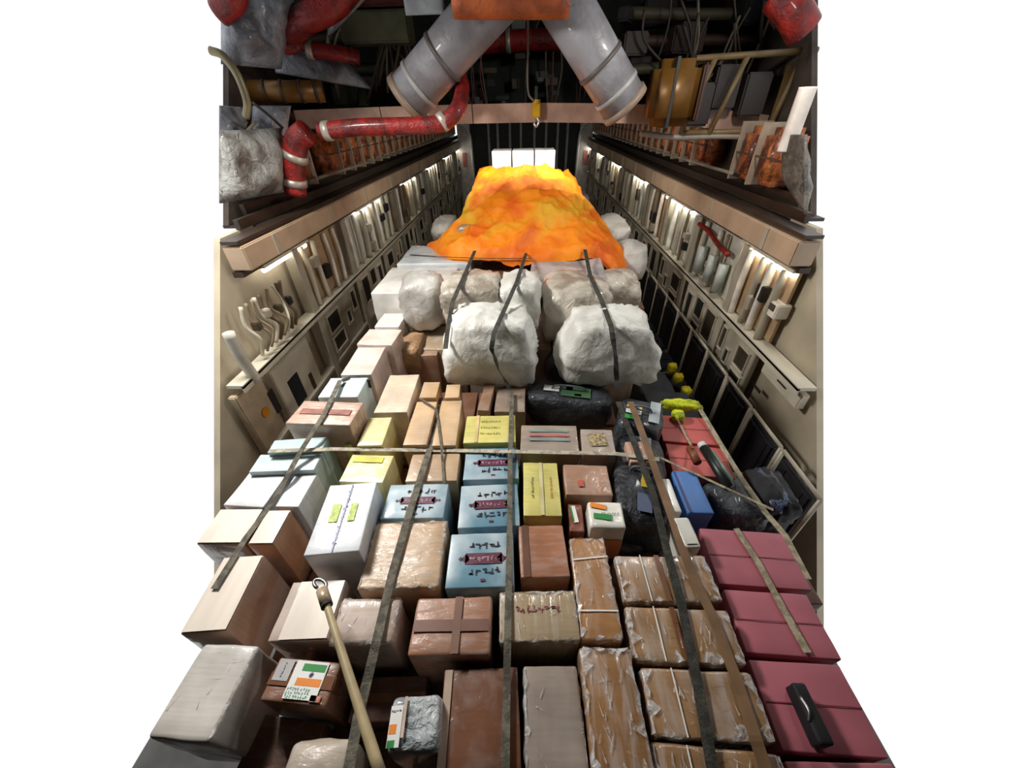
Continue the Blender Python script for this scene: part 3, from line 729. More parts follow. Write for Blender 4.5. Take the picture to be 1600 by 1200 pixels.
decal(o, 'flower_print', w*.32, -d*.36, h+e+.003, w*.16, d*.14, plain((214, 140, 110), .5, var=.9, scale=40))
# foil wrapped box
o, w, d, h, e = bx([(612, 1080), (687, 1083), (690, 1180), (600, 1180)], 1.80, cloth((208, 214, 216), (150, 158, 162), .25, 6, 1, .8, name='foil'), 'silvery foil wrapped box with flag label beside the big dark carton', r=.045, amp=.01)
ls = decal(o, 'label_sheet', -w*.36, -d*.05, h+e+.001, w*.24, d*.7, WHP); decal(ls, 'orange_label', -w*.4, -d*.1, h+e+.002, w*.14, d*.16, ORG); decal(o, 'tan_tape', -w*.2, d*.1, h+e+.0015, w*.06, d*.7, plain((214, 190, 170), .4))
glyphs(ls, -w*.37, d*.2, w*.2, .03, 4, h+e+.002, INK, 'label_text', seed=8); decal(o, 'green_label', -w*.4, -d*.34, h+e+.002, w*.14, d*.12, GRN)
bx([(462, 1148), (540, 1156), (545, 1260), (420, 1240)], 1.66, F1((196, 180, 162), .6), 'pale cream rounded parcel at the bottom edge left of the foil wrapped box', r=.05, amp=.012, puff=.02)
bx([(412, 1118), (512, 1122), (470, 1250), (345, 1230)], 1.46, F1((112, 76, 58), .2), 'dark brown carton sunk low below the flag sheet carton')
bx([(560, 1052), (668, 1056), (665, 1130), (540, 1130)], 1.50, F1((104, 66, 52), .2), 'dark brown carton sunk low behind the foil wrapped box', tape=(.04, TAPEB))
bx([(686, 1040), (812, 1043), (816, 1225), (684, 1225)], 1.72, carton((112, 68, 42), .25), 'large dark brown carton at the bottom centre with a pale wrapped left edge', labels=(('pale_tape', -.86, 0, .1, .98, plain((196, 170, 150), .4, 0, .3), 0),))
o, w, d, h, e = bx([(815, 1038), (903, 1036), (926, 1225), (820, 1225)], 1.73, carton((150, 136, 124), .45, (1, .3, 1), 5), 'long grey-brown film wrapped box at the bottom edge right of centre', r=.02); film(o, w, d, h, e, .7, 83, 'LR')
o, w, d, h, e = bx([(902, 1012), (990, 1008), (1024, 1225), (928, 1225)], 1.78, carton((150, 110, 70), .8, (3, .5, 1), 8), 'long brown box in shiny crumpled film standing at the bottom edge', r=.02, amp=.008); film(o, w, d, h, e, 1.8, 81); film(o, w, d, h, e, 1.8, 82, 'F')
WR = carton((156, 120, 82), .8, (2.2, .6, 1), 7)
for q, z, l in (([(958, 868), (1100, 864), (1133, 944), (974, 942)], 1.76, 'shiny film wrapped brown box topmost of the right wrapped column, beside the white jug'),
                ([(976, 946), (1134, 948), (1170, 1040), (988, 1038)], 1.76, 'shiny film wrapped brown box second in the right wrapped column'),
                ([(1000, 1042), (1172, 1044), (1214, 1160), (1018, 1160)], 1.76, 'shiny film wrapped brown box third in the right wrapped column'),
                ([(1018, 1164), (1216, 1166), (1250, 1270), (1030, 1270)], 1.75, 'film wrapped brown box lowest in the right wrapped column at the bottom edge')):
    o, w, d, h, e = bx(q, z, WR, l, r=.022, amp=.007)
    film(o, w, d, h, e, 1.6, int(z*1000)+int(w*1e4), 'RNL'); film(o, w, d, h, e, 2.2, int(w*1e4)+5, 'R')
    decal(o, 'brown_tape', -w*.04, 0, h+e+.001, w*.05, d*.97, TAPEB)
    decal(o, 'white_cord', -w*.22, 0, h+e+.002, .006, d*.98, WHP)
o, w, d, h, e = bx([(890, 840), (946, 838), (976, 1002), (903, 1002)], 1.76, carton((172, 124, 78), .6, (2, .7, 1), 8), 'tall film wrapped brown carton tied with two white cords', r=.02, amp=.006)
film(o, w, d, h, e, 1.3, 77)
decal(o, 'white_cord', 0, d*.26, h+e+.002, w*.98, .007, WHP, 6); decal(o, 'white_cord', 0, -d*.26, h+e+.002, w*.98, .007, WHP)
bx([(650, 930), (770, 930), (768, 1028), (634, 1026)], 1.78, F1((164, 118, 92), .4), 'brown film wrapped carton with darker crossing tapes, behind the big dark carton', r=.028, amp=.006,
   labels=(('crossing_tape', 0, -.05, .96, .2, plain((126, 90, 78), .4, 0, .5), 0), ('crossing_tape', .14, 0, .1, .96, plain((132, 96, 80), .4, 0, .5), 0)))
o, w, d, h, e = bx([(780, 922), (896, 922), (912, 1003), (776, 1006)], 1.77, carton((174, 152, 120), .6, (5, .3, 1), 5), 'striped beige film wrapped carton with faded reddish print', r=.015); film(o, w, d, h, e, .8, 87)
glyphs(o, w*.0, d*.12, w*.62, .03, 8, h+e+.001, INKR, 'faded_print', seed=5)
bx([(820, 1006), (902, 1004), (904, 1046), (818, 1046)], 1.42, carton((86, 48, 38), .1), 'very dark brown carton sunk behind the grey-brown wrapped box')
bx([(455, 906), (543, 906), (513, 1003), (418, 1003)], 1.76, carton((186, 164, 150), .8, (.6, .3, 1), 4), 'white-sheened carton with brown left end under the pole hook', r=.012, labels=(('lid_glare', .16, 0, .8, .97, LID_GLARE, 0),))
o, w, d, h, e = bx([(534, 934), (630, 932), (613, 1006), (508, 1010)], 1.78, carton((186, 164, 148), .75, (1.2, .4, 1), 6), 'pale pinkish film wrapped carton beside the long pole', r=.03, amp=.007); film(o, w, d, h, e, .9, 85)
bx([(348, 868), (410, 868), (358, 990), (284, 990)], 1.78, carton((190, 150, 122), .8, (.5, .3, 1), 4), 'pale topped brown carton at the left edge above the tall white wrapped box', r=.01, labels=(('lid_glare', 0, 0, .96, .97, LID_GLARE, 0),))
bx([(417, 796), (456, 797), (428, 853), (388, 851)], 1.78, carton((184, 134, 96), .5, (1, .3, 1), 5), 'narrow cardboard box with orange-brown side, right of the leftmost strap', r=.01, labels=(('lid_glare', 0, 0, .94, .96, LID_GLARE, 0),))
bx([(345, 794), (414, 795), (381, 851), (304, 851)], 1.78, carton((204, 176, 152), .7, (1, .4, 1), 5), 'pale tan carton cut by the left edge, left of the narrow cardboard box', r=.012, labels=(('lid_glare', 0, 0, .96, .96, LID_GLARE, 0),))
WB = carton((218, 220, 222), .5, (1, 1, 1), 6); WBB = carton((190, 208, 210), .4, (1, 1, 1), 6)
bx([(390, 739), (452, 739), (411, 792), (342, 792)], 1.80, WB, 'white carton with faint print at the left, under the leftmost strap', r=.01)
bx([(464, 738), (497, 738), (468, 793), (424, 793)], 1.80, WB, 'narrow white carton right of the leftmost strap, with grey-brown side', r=.01)
bx([(408, 708), (503, 708), (492, 737), (388, 737)], 1.84, WBB, 'pale blue-white carton just in front of the cross strap at the left', r=.01)
bx([(429, 685), (511, 684), (505, 705), (418, 705)], 1.88, carton((176, 200, 200), .4), 'pale green-blue carton behind the cross strap at the left', r=.01)
bx([(474, 624), (566, 628), (547, 672), (450, 656)], 1.98, F1((186, 150, 128), .6), 'pinkish brown wrapped carton with pale front on the left edge of the load', r=.02, labels=(('printed_stripe', 0, 0, .8, .22, plain((150, 90, 76), .5, var=.6, scale=14), 0),), zb=1.36)
bx([(516, 589), (576, 589), (560, 621), (494, 621)], 1.95, WBB, 'white and pale blue carton ringed by a dark strap loop', r=.02, labels=(('dark_mark', -.05, .2, .07, .22, INK, 0),))
bx([(556, 542), (604, 542), (580, 586), (534, 586)], 1.96, carton((226, 204, 192), .5), 'bright pinkish white carton behind the strap loop', r=.01)
bx([(578, 513), (628, 515), (614, 539), (554, 539)], 1.98, carton((224, 202, 190), .5), 'bright pinkish white carton just below the round grey bag', r=.01)
bx([(600, 488), (634, 490), (626, 511), (584, 511)], 1.96, carton((222, 214, 208), .4), 'small bright white carton under the edge of the big white block', r=.01)
sack('brown_paper_bag', atz(640, 578, 1.5)+Vector((0, .12, 0)), (.34, .42, .32), cloth((190, 154, 116), (150, 116, 84), .5, 4, .8, .3, name='paper'), 'crumpled tan paper wrapped bundle behind the tall cream carton', 'bundle', seed=21, sq=.3, amp=.06)
bx([(640, 534), (688, 534), (684, 556), (634, 556)], 1.72, carton((170, 134, 108), .3), 'brown carton under the round grey bag', r=.01)
bx([(606, 585), (656, 585), (637, 645), (586, 645)], 1.86, carton((214, 196, 172), .5, (3, .3, 1), 5), 'tall cream carton standing left of the tan cartons', r=.01)
TN = carton((202, 168, 128), .25, (1, .3, 1), 5)
bx([(661, 596), (689, 596), (682, 622), (654, 622)], 1.83, TN, 'small tan carton behind the left long tan carton', r=.008)
bx([(697, 600), (719, 600), (720, 622), (693, 622)], 1.83, TN, 'small tan carton behind the right long tan carton', r=.008)
bx([(651, 627), (684, 626), (668, 696), (627, 696)], 1.80, TN, 'long tan carton, left one of the pair under the crossing straps', r=.008)
bx([(689, 625), (720, 625), (717, 697), (674, 697)], 1.80, TN, 'long tan carton, right one of the pair under the crossing straps', r=.008)
bx([(643, 708), (719, 708), (716, 754), (633, 752)], 1.76, carton((184, 154, 122), .25), 'tan carton in front of the cross strap, behind the left pale blue carton', r=.01)
bx([(576, 652), (612, 651), (600, 697), (556, 697)], 1.84, YELP, 'pale yellow carton behind the cross strap at the left', r=.01)
bx([(559, 655), (570, 655), (548, 697), (535, 697)], 1.80, YEL, 'thin yellow carton squeezed beside the left pale yellow one', r=.006)
bx([(550, 708), (615, 712), (600, 757), (528, 752)], 1.82, YELP, 'pale yellow carton in front of the cross strap, above the green marked white box', r=.01, labels=(('yellow_print', -.1, .6, .7, .2, plain((214, 206, 40), .5, var=.3), 0),))
o, w, d, h, e = bx([(514, 753), (586, 756), (567, 860), (474, 872)], 1.90, carton((216, 220, 226), .35, (1, .6, 1), 5), 'white wrapped carton with two yellow-green patches on its lid', r=.012, amp=.004)
YG = plain((176, 196, 60), .5, var=.5, scale=40); LIL = plain((170, 160, 210), .5, var=.5, scale=20)
decal(o, 'green_patch', -w*.18, d*.04, h+e+.001, w*.17, d*.26, YG); decal(o, 'green_patch', w*.17, d*.04, h+e+.001, w*.14, d*.26, YG)
glyphs(o, 0, 0, d*.8, .03, 14, h+e+.001, LIL, 'lilac_print', True, 9); decal(o, 'seam', w*.0, 0, h+e+.001, .006, d*.96, plain((150, 160, 186), .5))
def blue(q, z, label, sd):
    o, w, d, h, e = bx(q, z, BLUE, label, r=.012, amp=.003)
    bm = bmesh.new(); addbox(bm, (0, 0, 0), (w*.56, d*.2, .0008)); 
    for s in (-1, 1):
        r = bmesh.ops.create_cone(bm, cap_ends=True, segments=4, radius1=d*.085, radius2=d*.085, depth=.0008); bmesh.ops.translate(bm, verts=r['verts'], vec=(s*w*.27, 0, 0))
        r = bmesh.ops.create_cone(bm, cap_ends=True, segments=4, radius1=d*.04, radius2=d*.04, depth=.0008); bmesh.ops.translate(bm, verts=r['verts'], vec=(s*w*.35, 0, 0))
    bmesh.ops.translate(bm, verts=bm.verts, vec=(w*.04, 0, h+e+.001)); mb = link('maroon_band', fin(bm), MAR, o)
    glyphs(mb, w*.04, 0, w*.48, .03, 7, h+e+.0022, plain((190, 150, 170), .5), 'band_lettering', seed=sd)
    glyphs(o, w*.06, d*.25, w*.5, .04, 5, h+e+.001, INK, 'upper_characters', seed=sd+1)
    glyphs(o, w*.06, -d*.23, w*.5, .04, 5, h+e+.001, INK, 'lower_characters', seed=sd+2)
    decal(o, 'maroon_dot', w*.04, -d*.38, h+e+.001, w*.07, d*.04, MAR)
blue([(611, 755), (700, 756), (696, 811), (590, 812)], 1.78, 'pale blue carton with maroon band, the one left of the black gap under a strap', 10)
blue([(725, 698), (810, 700), (812, 749), (724, 751)], 1.76, 'pale blue carton with maroon band right in front of the cross strap', 20)
blue([(718, 757), (810, 755), (814, 823), (714, 827)], 1.76, 'pale blue carton with maroon band, middle of the three in the centre column', 30)
blue([(703, 832), (803, 831), (806, 918), (694, 922)], 1.77, 'pale blue carton with maroon band, nearest of the three in the centre column', 40)
o, w, d, h, e = bx([(587, 815), (696, 813), (690, 924), (558, 918)], 1.78, F1((196, 164, 130), .5), 'wide tan film wrapped carton crossed by the left long strap', r=.02, amp=.006); film(o, w, d, h, e, .8, 84)
o, w, d, h, e = bx([(728, 649), (806, 648), (807, 692), (723, 693)], 1.80, YEL, 'yellow carton with faint print behind the centre pale blue cartons', r=.008)
for k in range(3): glyphs(o, 0, d*(.25-.22*k), w*.4, .02, 8, h+e+.001, plain((150, 150, 60), .5), 'print', seed=60+k)
decal(o, 'pink_tape', -w*.26, 0, h+e+.001, w*.06, d*.98, plain((216, 190, 140), .4)); 
bx([(755, 598), (771, 600), (768, 643), (747, 641)], 1.80, carton((140, 108, 84), .2), 'slim brown carton standing behind the centre yellow carton', r=.006)
bx([(775, 604), (821, 606), (822, 644), (772, 644)], 1.76, carton((140, 122, 106), .3), 'grey-brown carton under the centre strap below the middle white bag', r=.01)
bx([(814, 664), (902, 664), (906, 706), (811, 706)], 1.82, carton((160, 144, 130), .5, (.3, 3, 1), 5), 'grey film wrapped carton with striped print behind the cross strap', r=.01,
   labels=tuple(('printed_stripe', 0, .5-.35*k, .7, .08, plain(((120, 150, 140), (190, 110, 110), (130, 150, 150))[k], .5), 0) for k in range(3)))
bx([(905, 668), (957, 672), (965, 711), (909, 710)], 1.82, carton((176, 158, 142), .5), 'grey-brown parcel with coloured print right of the striped grey carton', r=.014, labels=(('printed_sticker', 0, .1, .5, .5, plain((170, 150, 110), .5, var=.9, scale=50), 8),))
o, w, d, h, e = bx([(816, 722), (872, 722), (880, 808), (817, 807)], 1.78, YEL, 'tall yellow carton standing right of the centre pale blue cartons', r=.008)
glyphs(o, -w*.25, 0, d*.4, .03, 10, h+e+.001, plain((110, 120, 60), .5), 'print', True, 70); glyphs(o, w*.27, 0, d*.4, .03, 10, h+e+.001, plain((190, 120, 50), .5), 'print', True, 71)
decal(o, 'pale_tape', 0, 0, h+e+.0008, w*.1, d*.98, plain((210, 200, 150), .3))
bx([(881, 726), (951, 724), (958, 774), (880, 776)], 1.78, carton((174, 134, 108), .3), 'brown speckled carton behind the small flag printed boxes', r=.02, amp=.005, labels=(('red_print', -.3, -.3, .12, .2, plain((190, 90, 70), .5), 0),))
o, w, d, h, e = bx([(886, 786), (912, 786), (914, 832), (888, 832)], 1.72, carton((128, 62, 36), .3), 'small dark orange-brown box with a slim flag sticker', r=.012)
fk = decal(o, 'flag_sticker', -w*.1, d*.1, h+e+.001, w*.34, d*.6, WHP, 8); decal(fk, 'green_stripe', -w*.24, d*.1, h+e+.002, w*.1, d*.55, GRN, 8)
o, w, d, h, e = bx([(918, 783), (970, 781), (984, 828), (918, 824)], 1.80, carton((224, 220, 210), .5), 'small white topped box with orange and green splashes in film', r=.03, amp=.006, zb=1.45)
decal(o, 'orange_splash', -w*.2, d*.28, h+e+.001, w*.45, d*.18, ORG, -12); decal(o, 'green_splash', -w*.12, -d*.12, h+e+.001, w*.5, d*.2, GRN, -6); glyphs(o, w*.1, 0, w*.5, .04, 7, h+e+.002, GRN, 'print', seed=75)
bm = bmesh.new(); addbox(bm, (0, -d/2-.006, h*.35), (w*.9, .002, h*.6)); link('orange_front', fin(bm), plain((206, 130, 90), .5), o)
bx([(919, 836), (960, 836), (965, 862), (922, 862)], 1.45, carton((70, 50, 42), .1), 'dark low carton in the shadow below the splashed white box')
bx([(808, 820), (882, 818), (892, 902), (812, 906)], 1.77, F1((168, 112, 80), .35), 'reddish brown film wrapped carton right of the nearest pale blue carton', r=.016,
   labels=(('dark_tape', -.72, 0, .14, .98, plain((110, 76, 60), .4, 0, .5), 0),))
# luggage
BAGK = cloth((58, 64, 70), (28, 30, 36), .5, 5, .7, .2, name='nylon')
def lug(c, s, rz, label, seed, mats=()):
    o = sack('duffel_bag', c, s, BAGK, label, 'bag', seed=seed, sq=.3, amp=.05, rz=rz, res=36)
    for (nm, x, y, lw, ld, m) in mats: decal(o, nm, x, y, s[2]+.008, lw, ld, m)
    bm = bmesh.new(); addtube(bm, smoothpath([(-s[0]*.22, 0, s[2]*.93), (-s[0]*.15, .0, s[2]+.045), (s[0]*.15, 0, s[2]+.045), (s[0]*.22, 0, s[2]*.93)]), .009, 8); link('handle', fin(bm, True), plain((90, 96, 104), .5), o)
    return o
p = atz(887, 650, 1.5); lug((p.x, p.y+.05, 1.44), (.76, .34, .32), -10, 'dark grey-green suitcase with white tag lying left of the right bag strap', 31,
    (('white_tag', -.16, 0, .14, .08, WHP), ('green_panel', .06, -.02, .26, .14, plain((60, 96, 64), .6)), ('yellow_tag', 0, .02, .06, .05, plain((210, 190, 90), .5)), ('orange_tag', .08, -.06, .06, .03, ORG)))
p = atz(905, 612, 1.5); lug((p.x, p.y+.3, 1.4), (.66, .3, .33), -10, 'dark bag with pale patches tucked under the big right white bag', 32, (('pale_patch', 0, 0, .16, .05, plain((190, 176, 166), .5)),))
p = atz(1004, 690, 1.6); lug((p.x-.02, p.y+.12, 1.42), (.36, .4, .4), -20, 'dark bag with green and white printed stripes beside the red boxes', 33,
    (('green_stripe', -.06, -.1, .12, .05, GRN), ('white_stripe', -.06, -.03, .12, .05, WHP), ('yellow_stripe', -.06, .03, .12, .03, plain((214, 190, 90), .5)), ('pale_panel', .1, .02, .08, .26, plain((170, 180, 186), .5, var=.5))))
p = atz(1015, 862, 1.5); lug((p.x, p.y+.42, 1.4), (.36, .8, .37), -14+180, 'long dark duffel bag with yellow, white and blue stripes under the right straps', 34,
    (('yellow_stripe', -.02, .06, .07, .13, plain((230, 190, 60), .5)), ('white_stripe', -.02, -.1, .07, .16, WHP), ('blue_stripe', -.02, .25, .09, .14, plain((60, 76, 110), .5)), ('print_panel', 0, -.28, .14, .14, plain((150, 165, 175), .5, var=.9, scale=30))))
p = atz(960, 860, 1.45); lug((p.x, p.y+.1, 1.31), (.4, .26, .2), 0, 'dark low bag behind the wrapped right column', 35)
bx([(975, 688), (1012, 690), (1022, 722), (984, 724)], 1.82, carton((206, 164, 140), .3), 'skin coloured pink-tan carton crossed by the right straps at the cross strap', r=.014, labels=(('orange_print', -.3, 0, .14, .6, plain((196, 130, 70), .5), 0),))
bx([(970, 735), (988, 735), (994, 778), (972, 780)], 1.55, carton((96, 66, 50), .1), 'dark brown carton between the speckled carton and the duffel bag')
WJ = plain((226, 224, 216), .35, 0, .4, .1)
o, w, d, h, e = bx([(1050, 807), (1078, 805), (1098, 856), (1068, 858)], 1.80, WJ, 'white plastic box beside the big pink boxes, below the blue box', cat='box', name='plastic_box', r=.03, amp=.004)
decal(o, 'lid_panel', 0, 0, h+e+.001, w*.7, d*.8, plain((214, 212, 200), .4))
bx([(1036, 747), (1050, 746), (1064, 800), (1046, 802)], 1.78, WJ, 'slim white plastic box left of the blue box', name='plastic_box', r=.02)
BLUEB = plain((74, 122, 190), .5, var=.3, scale=3, bmp=.3)
o, w, d, h, e = bx([(1054, 733), (1092, 738), (1112, 796), (1070, 810)], 1.76, BLUEB, 'bright blue box between the slim white box and the black gear', r=.02, amp=.006)
decal(o, 'dark_side_panel', -w*.44, 0, h+e+.001, w*.1, d*.95, NAVY)
PK = plain((178, 100, 112), .6, var=.18, scale=3, bmp=.2); PK2 = plain((192, 92, 86), .6, var=.2, scale=3, bmp=.2)
for q, m, z, l in (([(1026, 649), (1108, 651), (1125, 696), (1034, 690)], PK2, 1.66, 'red box behind the blue box, the farthest of the red and pink boxes'),
                ([(1036, 693), (1127, 698), (1158, 758), (1052, 732)], PK2, 1.64, 'red box with black gear lying on it, second farthest of the pink boxes'),
                ([(1090, 826), (1226, 830), (1266, 922), (1126, 916)], PK, 1.68, 'large pink box just below the black gear, crossed by a pale strap'),
                ([(1128, 920), (1262, 926), (1316, 1032), (1166, 1023)], PK, 1.68, 'large pink box in the middle of the right edge'),
                ([(1168, 1028), (1312, 1036), (1392, 1186), (1222, 1180)], PK, 1.68, 'large pink box nearest the camera at the lower right'),
                ([(1224, 1184), (1392, 1192), (1440, 1266), (1250, 1260)], PK, 1.68, 'pink box only just seen in the bottom right corner')):
    o, w, d, h, e = bx(q, z, m, l, r=.01, amp=.004)
    decal(o, 'lid_seam', 0, 0, h+e+.0006, w*.98, .004, plain((130, 48, 60), .6))
p = atz(1150, 800, 1.5)
sack('black_bag', (p.x, p.y+.1, 1.31), (.36, .4, .28), BAGK, 'black lumpy bag filling the gap above the large pink boxes', 'bag', seed=41, sq=.4)
sack('black_bag', atz(1185, 830, 1.31)+Vector((.06, .15, 0)), (.28, .36, .33), BLACK, 'black bag with pale straps at the right edge of the load', 'bag', seed=42, sq=.4)
o = sack('backpack', atz(1208, 828, 1.4)+Vector((0, .2, 0)), (.16, .34, .24), cloth((70, 84, 110), (30, 36, 52), .5, 6, .6, .2, name='nylon'), 'blue-grey backpack at the end of the cross strap', 'bag', seed=43, sq=.4)
A = atz(1100, 700, 1.80); B = atz(1140, 762, 1.80)
e = empty('folded_tool', A); tag(e, 'black and green folded tool with silver tip on the red box', 'tool')
tube('tool_body', [Vector(), (B-A)*.5, B-A], .035, plain((24, 30, 26), .4), e, False, 8)
tube('green_grip', [(B-A)*.15+Vector((.03, 0, .02)), (B-A)*.9+Vector((.03, 0, .02))], .012, plain((110, 140, 120), .4), e, False, 8)
tube('silver_tip', [(B-A)*-.12, Vector()], .03, plain((220, 220, 220), .3), e, False, 10)
tube('brown_sheath', [Vector((-.1, .0, 0)), (B-A)*.4+Vector((-.11, 0, 0))], .03, plain((130, 70, 40), .5), e, False, 8)
VM = cloth((216, 226, 30), (150, 160, 20), .6, 7, .6, 0, name='vest')
sack('safety_vest', atz(1066, 646, 1.67)+Vector((0, .06, 0)), (.3, .1, .09), VM, 'crumpled fluorescent yellow vest lying behind the farthest red box', 'vest', seed=52, sq=.8, amp=.2, rz=-8)
sack('glove', atz(1058, 654, 1.67)+Vector((0, 0, 0)), (.1, .1, .07), VM, 'small fluorescent yellow glove in front of the vest', 'glove', seed=53, sq=.8, amp=.2)
A = atz(1256, 1120, 1.69)
e = empty('camera_bag', A); tag(e, 'black object with metal clip at the right edge on the pink boxes', 'bag')
link('bag_body', roundbox(.06, .2, .08, seed=5, r=.03), BLACK, e); tube('metal_clip', [(-.03, -.03, .075), (-.02, .0, .09), (-.02, .05, .075)], .006, STEEL, e)
# dark gear on the floor between the load and the seats
for k, (px, py, z, s, l) in enumerate(((1040, 560, .1, (.5, .6, 1.1), 'dark grey covered crate in the gap behind the vest, nearest of two'), (1070, 600, .1, (.4, .5, 1.0), 'dark grey covered crate beside the yellow pouches, farther of two'))):
    p = atz(px, py, 1.2); o = link('covered_crate', roundbox(s[0], s[1], s[2], r=.05, amp=.02, seed=60+k), plain((44, 46, 52), .8, var=.5), None, (1.58+.0*k, 3.05+k*.62, .1)); tag(o, l, 'crate')
# far block of white sacks and boxes
WBK = carton((226, 222, 214), .45, (1, 1, 1), 5)
bx([(612, 417), (716, 417), (700, 458), (577, 458)], 2.16, WBK, 'big creamy white wrapped block beside the round grey bag', zb=1.76, r=.03, amp=.015, name='wrapped_block')
bx([(644, 383), (746, 383), (737, 412), (618, 412)], 2.2, carton((206, 212, 214), .5), 'pale blue-white wrapped block just in front of the orange sheet at the left', zb=1.76, r=.03, amp=.015, name='wrapped_block')
bx([(757, 388), (822, 388), (822, 440), (748, 445)], 2.06, carton((130, 88, 66), .2), 'brown carton showing between the straps behind the middle white bags', zb=1.76)
bx([(832, 382), (936, 382), (946, 436), (828, 436)], 2.22, cloth((190, 186, 184), (150, 146, 146), .5, 3, .5, .2, name='sheet'), 'pale grey covered block in front of the orange sheet at the right', zb=1.76, r=.03, amp=.015, name='wrapped_block')
def sk(px, py, dy, s, mat, label, seed, z=1.77, **kw):
    p = atz(px, py, z); return sack('white_sack', (p.x, p.y+dy, z), s, mat, label, 'bag', None, seed, **kw)
sk(954, 613, .42, (.92, .74, .57), BAGW, 'big white sack at the right front of the sacks with faint blue writing', 3, 1.77, sq=.42, amp=.08, res=64, top=.3)
sk(764, 611, .40, (.88, .7, .6), BAGW, 'big white sack in the middle front of the sacks, split by a dark strap', 8, 1.77, sq=.4, amp=.08, res=64, top=.2)
sk(738, 517, .26, (.6, .62, .46), BAGG, 'cream sack leaning behind the middle front sack, left of the dark strap', 12, 2.0, sq=.4, amp=.09)
sk(812, 517, .26, (.42, .62, .46), BAGW, 'white sack leaning behind the middle front sack, right of the dark strap', 13, 2.0, sq=.4, amp=.09)
sk(660, 528, .33, (.52, .6, .62), cloth((206, 204, 198), (160, 156, 150), .4, 2.5, .5, .3, name='sack'), 'round grey-white bag at the left, beside the big creamy block', 15, 1.77, sq=.75, amp=.07)
sk(898, 545, .42, (.72, .8, .60), BAGG, 'translucent grey sack wrinkled between the two big front sacks', 17, 1.77, sq=.5, amp=.09)
sk(965, 500, .3, (.5, .6, .46), BAGG, 'grey-white sack behind the big right sack, under the right strap', 18, 1.77, sq=.5, amp=.09)
sk(868, 462, .25, (.6, .55, .42), BAGG, 'crumpled cream sack in front of the pale grey covered block', 19, 1.77, sq=.5, amp=.12)
sk(985, 440, .2, (.4, .6, .5), BAGW, 'white sack bulging out at the right below the orange sheet corner', 20, 1.77, sq=.6, amp=.08)
sk(965, 395, .6, (.44, 1.2, .44), BAGW, 'long white sack along the right side of the orange sheet', 22, 1.77, sq=.6, amp=.08)
sk(690, 380, .5, (.4, 1.1, .34), BAGW, 'long white sack along the left side of the orange sheet', 23, 1.77, sq=.6, amp=.08)
sk(905, 345, .3, (.4, 1.2, .5), cloth((190, 186, 200), (150, 140, 170), .5, 4, .5, .1, name='sack'), 'lilac tinted sack at the far right of the orange sheet', 24, 1.77, sq=.6, amp=.08)
bx([(952, 452), (997, 452), (1004, 480), (958, 482)], 1.86, carton((110, 70, 44), .1), 'brown open topped carton at the right below the orange sheet corner', zb=1.3)
# supports under the sheet
for k, (x, y, z0, s) in enumerate(((-.2, 6.1, 1.75, (1.5, 1.7, .78)),)):
    o = link('wrapped_crate', roundbox(*s, seed=77, r=.1, amp=.03), carton((168, 146, 120), .5), None, (x, y, z0)); tag(o, 'hidden load heaped under the orange sheet', 'crate')
for k, (a, c) in enumerate(((770, 800), (801, 834), (835, 866))):
    p = aty((a+c)/2, 264, 7.2); w = (c-a)/650*7.1
    o = link('white_carton', roundbox(w-.01, .45, .5, seed=80+k, r=.02), carton((232, 230, 226), .2), None, (p.x, 7.25, 2.76)); tag(o, 'white carton on top of the heap behind the orange sheet, %s of three' % ('left', 'middle', 'right')[k], 'box')
    decal(o, 'seam', 0, 0, .506, .006, .43, plain((170, 160, 160), .5))
o = link('wrapped_crate', roundbox(1.3, .6, 1.0, seed=88, r=.04, amp=.01), carton((168, 146, 120), .5), None, (-.02, 7.28, 1.75)); tag(o, 'wrapped crate carrying the three white cartons at the back', 'crate')
# the orange sheet
T = [[(668, 386, 2.18), (700, 386, 2.34), (740, 386, 2.38), (775, 390, 2.36), (810, 396, 2.32), (850, 392, 2.34), (900, 388, 2.36), (940, 392, 2.3), (975, 434, 1.98)],
     [(686, 370, 2.38), (715, 366, 2.46), (750, 362, 2.5), (785, 362, 2.52), (820, 362, 2.52), (858, 362, 2.5), (900, 364, 2.48), (940, 374, 2.38), (974, 400, 2.15)],
     [(712, 346, 2.55), (738, 340, 2.6), (765, 335, 2.65), (798, 333, 2.68), (830, 332, 2.7), (865, 334, 2.68), (900, 338, 2.63), (932, 350, 2.53), (962, 374, 2.3)],
     [(728, 320, 2.68), (750, 313, 2.76), (775, 308, 2.82), (803, 305, 2.85), (830, 304, 2.86), (860, 305, 2.84), (885, 308, 2.8), (910, 318, 2.72), (934, 336, 2.56)],
     [(740, 297, 2.82), (760, 289, 2.9), (785, 284, 2.95), (806, 281, 2.97), (828, 280, 2.98), (852, 281, 2.96), (875, 284, 2.93), (893, 291, 2.86), (912, 306, 2.72)],
     [(750, 270, 2.96), (768, 266, 3.02), (790, 264, 3.05), (808, 262, 3.07), (825, 262, 3.08), (845, 262, 3.07), (862, 264, 3.05), (878, 268, 3.0), (893, 276, 2.9)]]
G = [[atz(*p) for p in row] for row in T]
G.append([p+Vector((0, .12, -.3)) for p in G[-1]]); G.insert(0, [p+Vector((0, -.07, -.16)) for p in G[0]])
for row in G:
    row.insert(0, row[0]+Vector((-.1, .02, -.28))); row.append(row[-1]+Vector((.1, .02, -.26)))
def cat1(a, b, c, d, t): return .5*((2*b)+(c-a)*t+(2*a-5*b+4*c-d)*t*t+(3*b-a-3*c+d)*t**3)
def interp(L, u):
    n = len(L)-1; x = min(u*n, n-1e-6); i = int(x); t = x-i
    g = lambda k: L[max(0, min(n, k))]
    return cat1(g(i-1), g(i), g(i+1), g(i+2), t)
